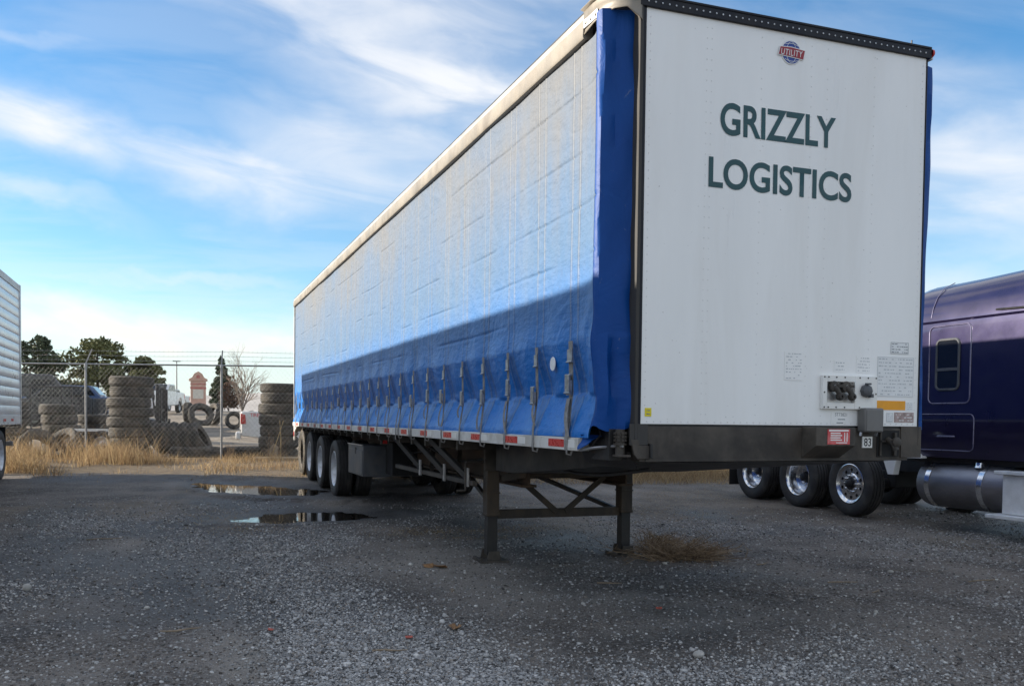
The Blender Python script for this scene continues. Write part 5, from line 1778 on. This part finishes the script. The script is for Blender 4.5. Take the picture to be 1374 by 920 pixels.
far_tyre('largest loader tyre leaning open towards the fence in the far yard', -1.41, 42.45, 0.62, (math.radians(62), 0, math.radians(12)), 0.50)
far_tyre('upright loader tyre left of the largest far tyre', -1.95, 42.9, 0.58, (math.radians(85), 0, math.radians(75)), 0.54)
far_tyre('upright loader tyre right of the largest far tyre', -0.75, 42.9, 0.56, (math.radians(80), 0, math.radians(-60)), 0.52)
far_tyre('tyre standing on edge behind the middle fence post', -0.05, 38.75, 0.40, (math.radians(80), 0, math.radians(8)), 0.40)
far_tyre('tyre standing on edge in the far yard above the pickup bed', 0.75, 38.44, 0.45, (math.radians(70), 0, math.radians(30)), 0.40)
far_tyre('tyre lying tilted beside the trailer tail in the far yard', 1.25, 38.6, 0.45, (math.radians(60), 0, math.radians(-20)), 0.38)

# ------------------------------------------------------------------ vehicles beyond the fence
CARTYRE = MB().lathe(tyre_profile(0.39, 0.26, 0.22), n=28, closed=True).mesh('tyre', mt['rubber'], True, 30)
CARRIM = MB().lathe([(0.225, 0.10), (0.215, 0.105), (0.195, 0.06), (0.10, 0.04), (0.05, 0.07), (0.001, 0.07)], n=20).mesh('rim', mt['alu'], True)
CARHUB = MB().lathe([(0.19, -0.1), (0.19, 0.03), (0.001, 0.03)], n=14).mesh('wheel', mt['dark'], True)


def car_wheel(parent, x, y, z, side):
    w = link('wheel', CARHUB, parent)
    w.location = (x, y, z)
    w.rotation_euler = (-side * math.pi / 2, 0, 0)
    link('tyre', CARTYRE, w)
    link('rim', CARRIM, w)


def arch(cx_, r, z0, n_=10):
    return [(cx_ + r * math.cos(math.pi * k / n_), z0 + r * math.sin(math.pi * k / n_)) for k in range(n_ + 1)]


def pickup(label, x, y, rz, paint, writing=None, group=None, z=None):
    """rear end at x=0, nose towards +x"""
    t = thing('pickup_truck', label, 'pickup', (x, y, zt(x, y) if z is None else z), rz, group)
    for sd in (-1, 1):
        prof = [(0.06, 0.62)] + [(0.06, 1.36), (1.95, 1.38), (1.95, 0.55)] + [(p[0], p[1]) for p in arch(1.15, 0.46, 0.55)] + [(0.4, 0.58)]
        b_ = MB().prism([(a, sd * 0.97, c) for a, c in prof], (0, -sd * 0.10, 0)).build('bed_side', paint, t, 0.03, fix=True)
        prof = [(1.96, 0.5), (1.96, 1.38), (2.05, 1.40), (2.45, 1.86), (3.6, 1.86), (4.25, 1.36), (5.45, 1.22), (5.55, 0.75), (5.5, 0.45)] + [(p[0], p[1]) for p in arch(4.75, 0.45, 0.5)] + [(4.28, 0.45)]
        car_wheel(t, 1.15, sd * 0.82, 0.39, sd)
        car_wheel(t, 4.75, sd * 0.82, 0.39, sd)
    MB().prism([(a, -0.95, c) for a, c in prof], (0, 1.90, 0)).build('cab', paint, t, 0.04, fix=True)
    for sd in (-1, 1):
        MB().prism([(2.25, sd * 0.953, 1.42), (2.52, sd * 0.953, 1.80), (3.0, sd * 0.953, 1.80), (3.0, sd * 0.953, 1.42)], (0, sd * 0.006, 0)).build('side_window', mt['glass'], t, fix=True)
        MB().prism([(3.06, sd * 0.953, 1.42), (3.06, sd * 0.953, 1.80), (3.55, sd * 0.953, 1.80), (4.02, sd * 0.953, 1.42)], (0, sd * 0.006, 0)).build('side_window', mt['glass'], t, fix=True)
        MB().prism([(0.045, sd * 0.985, 0.98), (0.045, sd * 0.985, 1.30), (0.18, sd * 0.985, 1.26), (0.20, sd * 0.985, 0.98)], (0, -sd * 0.16, 0)).build('tail_light', mt['taillight'], t, 0.01, fix=True)
    MB().prism([(3.66, -0.8, 1.83), (4.20, -0.86, 1.42), (4.20, 0.86, 1.42), (3.66, 0.8, 1.83)], (0.02, 0, 0.02)).build('windshield', mt['glass'], t, fix=True)
    MB().prism([(2.10, -0.75, 1.45), (2.42, -0.72, 1.81), (2.42, 0.72, 1.81), (2.10, 0.75, 1.45)], (-0.02, 0, 0.02)).build('rear_window', mt['glass'], t, fix=True)
    tg = MB().box(0.02, 0.08, -0.80, 0.80, 0.80, 1.36).build('tailgate', paint, t, 0.02)
    MB().box(0.008, 0.0195, -0.12, 0.12, 1.18, 1.25).build('tailgate_handle', mt['alu'], tg, 0.004)
    MB().box(0.10, 1.94, -0.86, 0.86, 0.72, 0.80).build('bed_floor', mt['black'], t)
    bp = MB().box(-0.10, 0.05, -0.95, 0.95, 0.52, 0.74).build('rear_bumper', paint, t, 0.03)
    MB().box(-0.104, -0.1005, -0.16, 0.16, 0.58, 0.72).build('licence_plate', mt['sticker'], bp)
    MB().box(5.50, 5.66, -0.95, 0.95, 0.42, 0.66).build('front_bumper', mt['alu'], t, 0.03)
    MB().box(5.46, 5.565, -0.55, 0.55, 0.74, 1.12).build('grille', mt['black'], t, 0.02)
    for sd in (-1, 1):
        MB().box(5.40, 5.56, sd * 0.76 - 0.15, sd * 0.76 + 0.15, 0.86, 1.10).build('headlight', mt['chrome'], t, 0.02)
    if writing:
        o = link('lettering', text_mesh(writing, mt['redtext'], 0.62, 0.11, 0.01), t)
        o.location = (0.32, -0.9715, 1.20)
    return t


th = math.radians(-5.1)
ox, oy = -0.76 - 0.97 * math.sin(-th) * -1, 23.52 + 0.97 * math.cos(th)
pickup('white pickup with red lettering on its bed behind the right tyre stack', ox, oy, th, mt['carwhite'], 'TIRES TRAI', z=0.24)
pickup('dark grey pickup parked left of the tall tyre stack behind the steel rack', -3.9, 37.0, math.radians(188), mt['carblack'])
pickup('blue pickup parked behind the forklift', -3.6, 40.5, math.radians(175), mt['carblue'])
pickup('white pickup facing the yard just right of the forklift mast', -2.9, 62.5, math.radians(255), mt['carwhite'])
pickup('distant white pickup behind the other one near the light pole', -2.3, 82.0, math.radians(250), mt['carwhite'])
# white van far left
V_ = thing('delivery_van', 'dark grey van behind the steel rack on the left', 'van', (-9.0, 40.5, zt(-9.0, 40.5)), math.radians(10))
MB().prism([(-2.6, -0.95, 0.4), (-2.6, -0.95, 2.35), (1.2, -0.95, 2.40), (1.9, -0.95, 1.55), (2.6, -0.95, 1.30), (2.7, -0.95, 0.45)], (0, 1.9, 0)).build('body', mt['carblack'], V_, 0.06, fix=True)
MB().prism([(1.24, -0.8, 2.30), (1.88, -0.86, 1.60), (1.88, 0.86, 1.60), (1.24, 0.8, 2.30)], (0.03, 0, 0.03)).build('windshield', mt['glass'], V_, fix=True)
MB().prism([(0.4, -0.953, 1.5), (0.4, -0.953, 2.15), (1.15, -0.953, 2.15), (1.65, -0.953, 1.5)], (0, -0.006, 0)).build('side_window', mt['glass'], V_, fix=True)
MB().box(-2.4, 0.2, -0.957, -0.951, 0.9, 1.4).build('side_stripe', mt['carblue'], V_)
for x_ in (-1.7, 1.7):
    for sd in (-1, 1):
        car_wheel(V_, x_, sd * 0.85, 0.39, sd)

# forklift
FK = thing('forklift', 'black forklift with raised mast and forks pointing right behind the tall tyre stack', 'forklift', (-3.05, 30.2, zt(-3.05, 30.2)), math.radians(-14))
ma = MB()
for y in (-0.38, 0.38):
    ma.box(-0.06, 0.06, y - 0.05, y + 0.05, 0.08, 2.05)
    ma.box(0.065, 0.14, y - 0.035, y + 0.035, 0.10, 1.9)
for z in (0.3, 1.1, 1.95):
    ma.box(-0.05, 0.05, -0.33, 0.33, z, z + 0.09)
ma.build('mast', mt['black'], FK, 0.005)
MB().box(0.145, 0.20, -0.5, 0.5, 0.25, 0.75).build('carriage', mt['black'], FK, 0.008)
for y in (-0.28, 0.28):
    MB().prism([(0.205, y - 0.06, 0.16), (0.205, y - 0.06, 0.85), (0.25, y - 0.06, 0.85), (0.25, y - 0.06, 0.21), (1.25, y - 0.06, 0.185), (1.25, y - 0.06, 0.17)], (0, 0.12, 0)).build('fork', mt['black'], FK, fix=True)
MB().prism([(-0.15, -0.5, 0.3), (-0.15, -0.5, 0.8), (-0.9, -0.5, 0.95), (-2.0, -0.5, 1.0), (-2.15, -0.5, 0.8), (-2.15, -0.5, 0.35)], (0, 1.0, 0)).build('chassis', mt['black'], FK, 0.03, fix=True)
cg = MB()
for y in (-0.46, 0.46):
    cg.tube([(-0.3, y, 0.85), (-0.45, y, 1.95), (-1.5, y, 2.0), (-1.75, y, 0.98)], 0.035, 6)
for x_ in (-0.5, -0.8, -1.1, -1.4):
    cg.tube([(x_, -0.46, 1.96), (x_, 0.46, 1.96)], 0.02, 5)
cg.build('overhead_guard', mt['black'], FK)
MB().box(-1.35, -0.85, -0.28, 0.28, 1.0, 1.12).box(-1.45, -1.33, -0.28, 0.28, 1.121, 1.6).build('seat', mt['dark'], FK, 0.03)
for x_, y in ((-0.25, -0.5), (-0.25, 0.5), (-1.75, -0.45), (-1.75, 0.45)):
    car_wheel(FK, x_, y, 0.39, 1 if y > 0 else -1)

# black steel rack and flat trailer bed behind the left bay of the fence
RK = thing('steel_rack', 'black steel rack of upright posts behind the left bay of the fence', 'rack', (-6.4, 28.3, zt(-6.4, 28.3)), math.radians(-18))
for k in range(7):
    MB().box(-0.95 + 0.33 * k - 0.018, -0.95 + 0.33 * k + 0.018, -0.02, 0.02, 0, 1.95).build('post', mt['black'], RK)
for z in (0.55, 1.10, 1.95):
    MB().box(-0.97, 1.05, -0.05, -0.021, z, z + 0.05).build('rail', mt['black'], RK)
    MB().box(-0.97, 1.05, 0.45, 0.48, z, z + 0.05).build('rail', mt['black'], RK)
FB = thing('flat_trailer', 'low black flat trailer with white edge behind the left fence post', 'trailer', (-4.9, 24.6, zt(-4.9, 24.6)), math.radians(-18))
MB().box(-0.65, 0.62, -0.1, 1.5, 0.60, 0.68).build('bed', mt['brown'], FB, 0.01)
MB().box(-0.70, 0.66, -0.14, -0.101, 0.66, 0.74).build('edge_board', mt['plate'], FB, 0.004)
MB().box(-0.6, 0.55, -0.05, 1.4, 0.30, 0.599).build('frame', mt['dark'], FB, 0.01)
for x_ in (-0.45, 0.4):
    car_wheel(FB, x_, -0.14, 0.30, -1)
    car_wheel(FB, x_, 1.45, 0.30, 1)

# ------------------------------------------------------------------ far sign, light pole, hills
SG = thing('roadside_sign', 'pink gabled roadside sign tower in the distance', 'sign', (0.19, 121.9, zt(0.2, 122)), math.radians(-2))
zb_ = 1.9
MB().box(-0.95, 0.95, -0.6, 0.6, 0, 3.9).build('tower', mt['pinkstucco'], SG, 0.03)
MB().prism([(-1.15, -0.7, 3.9), (1.15, -0.7, 3.9), (1.15, -0.7, 4.15), (0.75, -0.7, 4.35), (0.5, -0.7, 4.85), (0, -0.7, 5.15), (-0.5, -0.7, 4.85), (-0.75, -0.7, 4.35), (-1.15, -0.7, 4.15)], (0, 1.4, 0)).build('gable', mt['pinkstucco'], SG, 0.02, fix=True)
MB().box(-1.0, 1.0, -0.64, -0.601, 2.9, 3.1).build('band', mt['redband'], SG)
MB().box(-1.0, 1.0, -0.64, -0.601, 3.45, 3.55).build('band', mt['redband'], SG)
MB().box(-0.65, 0.65, -0.64, -0.601, 1.6, 2.8).build('sign_panel', mt['cream'], SG)
MB().prism([(-0.22, -0.72, 4.25), (0.22, -0.72, 4.25), (0.22, -0.72, 4.55), (0.0, -0.72, 4.72), (-0.22, -0.72, 4.55)], (0, 0.019, 0)).build('niche', mt['redband'], SG, fix=True)
LP = thing('light_pole', 'tall thin light pole in the distance left of the pink sign', 'light pole', (-2.47, 112.2, zt(-2.5, 112)))
MB().tube([(0, 0, 0), (0, 0, 5.9)], [0.10, 0.06], 8).build('pole', mt['galv'], LP)
MB().box(-0.45, 0.45, -0.12, 0.12, 5.85, 5.97).build('lamp_head', mt['galv'], LP, 0.02)
for (lab, x, y, hz) in (('slim light pole far behind the left fence post', -9.5, 118.0, 5.5),):
    q = thing('light_pole', lab, 'light pole', (x, y, zt(x, y)))
    MB().tube([(0, 0, 0), (0, 0, hz)], [0.10, 0.06], 8).build('pole', mt['galv'], q)
    MB().box(-0.4, 0.4, -0.12, 0.12, hz - 0.05, hz + 0.08).build('lamp_head', mt['galv'], q, 0.02)


def hill_strip(name, s0, l0, l1, hfun, depth, m):
    mbh = MB()
    nu, nv = 120, 8
    def f(u, v):
        l = l0 + (l1 - l0) * u
        s = s0 + depth * v
        x = CX + s * 0.344 + l * 0.939
        y = CY + s * 0.939 - l * 0.344
        h = hfun(u) * math.sin(min(1, v * 1.6) * math.pi / 2)
        h *= 0.9 + 0.2 * float(vnoise(u * 40, v * 3 + 2))
        return (x, y, 2.0 + h)
    mbh.grid(f, nu, nv)
    o = mbh.build(name, m)
    return tag(o, kind='structure')


hill_strip('hill', 300, -260, 320, lambda u: 4.5 + 5.5 * math.exp(-((u - 0.30) / 0.10) ** 2) + 3 * math.exp(-((u - 0.75) / 0.15) ** 2), 140, mt['hill'])
hill_strip('ridge', 900, -900, 1100, lambda u: 10 + 9 * float(vnoise(u * 9, 3)), 250, mt['hill'])
# ------------------------------------------------------------------ trees
def leaf_cloud(lobes, n_, size, seed):
    r = np.random.RandomState(seed)
    w = np.array([l[3] * l[4] * l[5] for l in lobes]) ** 0.8
    w /= w.sum()
    ch = r.choice(len(lobes), n_, p=w)
    Lb = np.array(lobes)[ch]
    d = r.randn(n_, 3)
    d /= np.linalg.norm(d, axis=1)[:, None]
    rad = r.rand(n_, 1) ** 0.42
    c = Lb[:, :3] + d * rad * Lb[:, 3:6]
    R = rand_rot(n_, r)
    q = np.array([(-1, -0.35, 0), (0.1, -0.55, 0.1), (1, 0.1, 0), (0, 0.6, -0.1)])
    V = q[None] * (size * (0.5 + r.rand(n_, 1, 1)))
    V = np.einsum('nij,nkj->nki', R, V) + c[:, None, :]
    F_ = (np.arange(n_ * 4).reshape(n_, 4))
    return V.reshape(-1, 3), F_


def evergreen(label, x, y, height, width, seed, m, conical=0.6, n_=6500, leaf=0.17):
    t = thing('evergreen_tree', label, 'tree', (x, y, zt(x, y)), 0, 'evergreen trees beyond the yard')
    r = random.Random(seed)
    MB().tube([(0, 0, -0.1), (0.05, 0, height * 0.45), (0, 0.05, height * 0.93)], [0.20, 0.13, 0.03], 8).build('trunk', mt['bark'], t)
    lobes = []
    br = MB()
    for k in range(90):
        f = (k + 0.5) / 90
        z = height * (0.10 + 0.86 * f)
        env = width / 2 * ((1 - f) ** (0.9 * conical) if conical > 0.75 else math.sqrt(max(0.02, 1 - ((f - 0.42) / 0.60) ** 2)))
        a = r.uniform(0, 6.28)
        rr_ = env * r.uniform(0.35, 1.08)
        p = (rr_ * math.cos(a), rr_ * math.sin(a), z)
        s_ = width * r.uniform(0.06, 0.135) * (1.1 - 0.5 * f * conical)
        lobes.append((*p, s_ * 1.25, s_ * 1.25, s_ * 0.85))
        br.tube([(0, 0, z - 0.25), (p[0] * 0.6, p[1] * 0.6, z - 0.05), p], [0.05, 0.03, 0.012], 4)
    lobes.append((0, 0, height * 0.97, width * 0.05, width * 0.05, height * 0.05))
    br.build('branches', mt['bark'], t)
    V, F_ = leaf_cloud(lobes, n_, leaf, seed)
    link('crown', np_mesh('crown', V, F_, m), t)
    return t


evergreen('dark conical evergreen right behind the silver trailer', -14.5, 90.0, 6.9, 4.6, 1, mt['needle'], 0.7)
evergreen('widest olive green evergreen behind the left fence post', -9.8, 93.6, 6.9, 6.4, 2, mt['needle2'], 0.3, 9500)
evergreen('small round evergreen between the wide tree and the light pole', -5.5, 97.4, 5.6, 3.9, 3, mt['needle2'], 0.4)
evergreen('narrow dark spruce standing left of the bare tree', 2.1, 99.9, 5.9, 2.9, 4, mt['needle'], 0.95)
evergreen('low dark evergreen tucked right of the widest tree', -7.2, 99.0, 4.6, 3.4, 5, mt['needle'], 0.4, 3500)

BT = thing('bare_tree', 'leafless pale tree beside the spruce above the far wall', 'tree', (3.2, 83.5, zt(3.2, 83.5)))
tr_ = random.Random(6)
bt = MB()
tw = MB()
def branch(p, d, ln, r, lev, target):
    pts = [p]
    q = p.copy()
    dd = d.copy()
    for i in range(3):
        dd = (dd + Vector((tr_.uniform(-.15, .15), tr_.uniform(-.15, .15), tr_.uniform(-.02, .12)))).normalized()
        q = q + dd * ln / 3
        pts.append(q.copy())
    (bt if lev < 2 else tw).tube(pts, [r, r * 0.85, r * 0.7, r * 0.55], 5 if lev < 2 else 3, caps=False)
    if lev >= 4:
        return
    for k in range(3 if lev < 3 else 2):
        a = tr_.uniform(0, 6.28)
        sp = tr_.uniform(0.35, 0.75)
        o_ = dd.orthogonal().normalized()
        o_.rotate(Matrix.Rotation(a, 3, dd))
        nd = (dd * math.cos(sp) + o_ * math.sin(sp)).normalized()
        branch(pts[tr_.choice((1, 2, 3))], nd, ln * tr_.uniform(0.62, 0.8), r * 0.55, lev + 1, target)


for k in range(6):
    a = k * 1.05 + 0.4
    branch(Vector((0, 0, 0.6 * k / 6)), Vector((0.36 * math.cos(a), 0.36 * math.sin(a), 1)).normalized(), 2.2, 0.085, 0, None)
bt.build('trunk', mt['palebark'], BT)
tw.build('crown', mt['palebark'], BT)
SH = thing('brown_shrub', 'reddish brown leafless shrub below the spruce', 'shrub', (2.6, 95.0, zt(2.6, 95)))
V, F_ = leaf_cloud([(0, 0, 1.6, 1.2, 1.2, 1.5), (0.9, 0, 1.4, 0.9, 0.9, 1.2), (0.2, 0, 2.9, 0.7, 0.7, 0.9)], 1600, 0.11, 12)
link('twigs', np_mesh('twigs', V, F_, M('brown_twigs', (0.20, 0.12, 0.08), 0.9, 0, 0.4, 2)), SH)
MB().tube([(0, 0, -0.1), (0.1, 0, 1.2), (0.2, 0, 2.6)], [0.06, 0.05, 0.02], 5).build('stem', mt['bark'], SH)

# ------------------------------------------------------------------ dry weeds
def wiry_weed(name, label, x, y, rad, hgt_, n_, seed, cat='weed', m='straw'):
    r = random.Random(seed)
    t = thing(name, label, cat, (x, y, ground_h(np.array([x]), np.array([y]))[0]))
    st_ = MB()
    for i in range(n_):
        a = r.uniform(0, 6.28)
        el_ = r.uniform(0.15, 1.25)
        ln = r.uniform(0.45, 1.0)
        b0 = Vector((rad * 0.5 * r.gauss(0, 1) * 0.6, rad * 0.5 * r.gauss(0, 1) * 0.5, 0.0))
        d = Vector((math.cos(a) * math.cos(el_) * rad, math.sin(a) * math.cos(el_) * rad, math.sin(el_) * hgt_)) * ln
        p1 = b0 + d * 0.45 + Vector((r.uniform(-.04, .04), r.uniform(-.04, .04), 0.05 * hgt_))
        p2 = b0 + d + Vector((r.uniform(-.07, .07), r.uniform(-.07, .07), r.uniform(-.05, .02)))
        p2.z = max(p2.z, 0.004)
        st_.tube([b0, p1, p2], [0.0040, 0.0034, 0.0020], 3, caps=False)
        for j in range(2):
            e_ = p1.lerp(p2, r.uniform(0, 0.9))
            f_ = e_ + Vector((r.uniform(-.09, .09), r.uniform(-.09, .09), r.uniform(-.03, .06)))
            f_.z = max(f_.z, 0.004)
            st_.tube([e_, f_], [0.0026, 0.0018], 3, caps=False)
    st_.build('stems', island_mat(name + '_straw', [(0.15, 0.10, 0.065), (0.28, 0.195, 0.125), (0.42, 0.31, 0.20)], 0.85, 0.2), t, smooth=False)
    return t


wiry_weed('tumbleweed', 'brown tumbleweed clump beside the right landing leg', 2.50, 3.42, 0.62, 0.26, 420, 1)
wiry_weed('dry_weed', 'thin dry weed just behind the tumbleweed', 2.75, 4.30, 0.28, 0.22, 90, 2)
wiry_weed('dry_weed', 'tall straw weed in front of the low tyre stack', -5.30, 22.2, 0.35, 0.95, 90, 3)
wiry_weed('dry_weed', 'tall dry weed leaning against the right tyre stack', -0.02, 20.7, 0.42, 0.95, 60, 4)
wiry_weed('dry_weed', 'straw weed at the foot of the middle fence post', -1.2, 20.55, 0.2, 0.55, 40, 5)
for (lab, a, b_) in (('pale dry stalk standing before the right tyre stack', (0.15, 20.6), (0.12, 20.55)), ('pale dry stalk slanting before the right tyre stack', (-0.12, 20.6), (0.22, 20.55))):
    z = zt(*a)
    o = MB().tube([(*a, z - 0.02), ((a[0] + b_[0]) / 2 + 0.02, a[1], z + 0.55), (*b_, z + 1.05)], [0.016, 0.013, 0.006], 6).build('dry_stalk', mt['straw'])
    tag(o, lab, 'stalk', 'stalks by the right stack')
o = MB().prism([(0, 0, 0), (0.22, 0, 0), (0.24, 0, 0.34), (0.12, 0, 0.42), (0.02, 0, 0.30)], (0, 0.03, 0)).build('board_piece', mt['board'], None, 0.004, fix=True)
o.location = (-0.15, 20.75, zt(-0.1, 20.7))
o.rotation_euler = (math.radians(-12), 0, math.radians(-15))
tag(o, 'broken pale board leaning at the foot of the right tyre stack', 'board')
o = MB().bar((0, 0, 0.05), (1.6, 0.1, 0.07), 0.16, 0.05).build('plank', mt['board'], None, 0.004)
o.location = (-0.6, 20.15, zt(-0.2, 20.2))
o.rotation_euler = (0, 0, math.radians(-18))
tag(o, 'weathered plank lying in the grass under the fence', 'plank')

# ------------------------------------------------------------------ loose things on the ground
def stone_obj(label, x, y, r, seed):
    rg_ = np.random.RandomState(seed)
    V, F_ = stones(np.array([0.0]), np.array([0.0]), np.array([r]), rg_, 0.0)
    z = float(ground_h(np.array([x]), np.array([y]))[0])
    V[:, 2] -= V[:, 2].min() + 0.25 * r
    me = np_mesh('stone', V, F_, mt['stone'], True)
    o = link('stone', me)
    ss = o.modifiers.new('round', 'SUBSURF')
    ss.levels = ss.render_levels = 2
    o.location = (x, y, z)
    return tag(o, label, 'stone', 'loose stones on the yard')


for i, (x, y, r, lab) in enumerate([
        (0.51, -0.22, 0.050, 'largest pale rounded stone near the bottom edge right of centre'),
        (-3.68, 3.28, 0.055, 'flat pale stone lying alone near the left edge of the yard'),
        (-2.74, 2.30, 0.042, 'pale stone on the dark dirt left of the grey gravel'),
        (0.75, -0.73, 0.030, 'small white stone touching the bottom edge right of centre'),
        (1.33, -0.48, 0.028, 'small pale stone low in the right part of the yard'),
        (0.47, 1.41, 0.030, 'small pale stone in front of the gap between the landing legs'),
        (4.01, 1.97, 0.034, 'pale stone on the dark ground below the fuel tank'),
        (2.51, 0.49, 0.026, 'small stone on the dark ground at lower right')]):
    stone_obj(lab, x, y, r, 40 + i)
sr = random.Random(9)
for i, (x, y, ln, ang, lab) in enumerate([
        (0.98, 2.24, 0.22, -0.4, 'thin straw coloured stick in front of the right landing leg'),
        (-0.37, 2.21, 0.14, 1.2, 'short dark stick in front of the left landing leg'),
        (-2.63, 1.34, 0.26, 0.15, 'reddish brown stick on the dark dirt at lower left'),
        (-3.51, 6.48, 0.40, 0.2, 'pale twig far out at the left of the yard'),
        (3.02, 1.67, 0.28, -0.3, 'curved pale twig on the ground right of the tumbleweed'),
        (2.95, 2.66, 0.24, 0.4, 'forked twig just in front of the tumbleweed'),
        (4.36, 1.36, 0.40, 0.05, 'long thin straw on the ground near the right edge'),
        (-1.38, 0.53, 0.22, -0.2, 'dark brown stick on the grey gravel near the bottom'),
        (3.08, 1.17, 0.20, 0.6, 'small bent twig on the right side of the yard')]):
    z = float(ground_h(np.array([x]), np.array([y]))[0]) + 0.008
    d = Vector((math.cos(ang), math.sin(ang), 0)) * ln
    n_ = Vector((-d.y, d.x, 0)) * 0.12
    o = MB().tube([(0, 0, 0), d * 0.35 + n_ * sr.uniform(-1, 1), d * 0.7 + n_ * sr.uniform(-1, 1), d], [0.006, 0.007, 0.006, 0.003], 6).build('stick', mt['stick'])
    o.location = (x, y, z)
    tag(o, lab, 'stick', 'sticks on the yard')
leafm = M('brown_leaf', (0.30, 0.17, 0.08), 0.8, 0, 0.4, 30)
redm = M('red_scrap', (0.42, 0.10, 0.07), 0.7, 0, 0.3, 30)
for i, (x, y, s_, m, lab, nm) in enumerate([
        (-0.22, 3.53, 0.055, leafm, 'curled brown leaf just left of the left landing foot', 'leaf'),
        (-0.12, 3.45, 0.06, leafm, 'smaller brown leaf touching the curled one by the left foot', 'leaf'),
        (-0.73, 0.90, 0.045, leafm, 'tan crumpled leaf on the gravel near the bottom centre', 'leaf'),
        (-1.09, 0.75, 0.022, redm, 'tiny red scrap on the grey gravel near the bottom', 'scrap'),
        (0.93, 1.03, 0.022, redm, 'tiny orange red scrap on the pale dust right of centre', 'scrap'),
        (-1.93, 1.19, 0.024, redm, 'small reddish scrap at the left rim of the gravel', 'scrap')]):
    z = float(ground_h(np.array([x]), np.array([y]))[0]) + 0.006
    r_ = random.Random(i)
    o = MB().grid(lambda u, v: ((u - .5) * 2 * s_ * (0.4 + math.sin(v * 3.14) * 0.6), (v - .5) * 2.2 * s_, 0.012 + 0.25 * s_ * math.sin(u * 5 + i) + 0.3 * s_ * (v - .5) ** 2), 5, 6).build(nm, m)
    so_ = o.modifiers.new('solid', 'SOLIDIFY')
    so_.thickness = 0.0015
    o.location = (x, y, z)
    o.rotation_euler = (0, 0, r_.uniform(0, 6))
    tag(o, lab, nm)
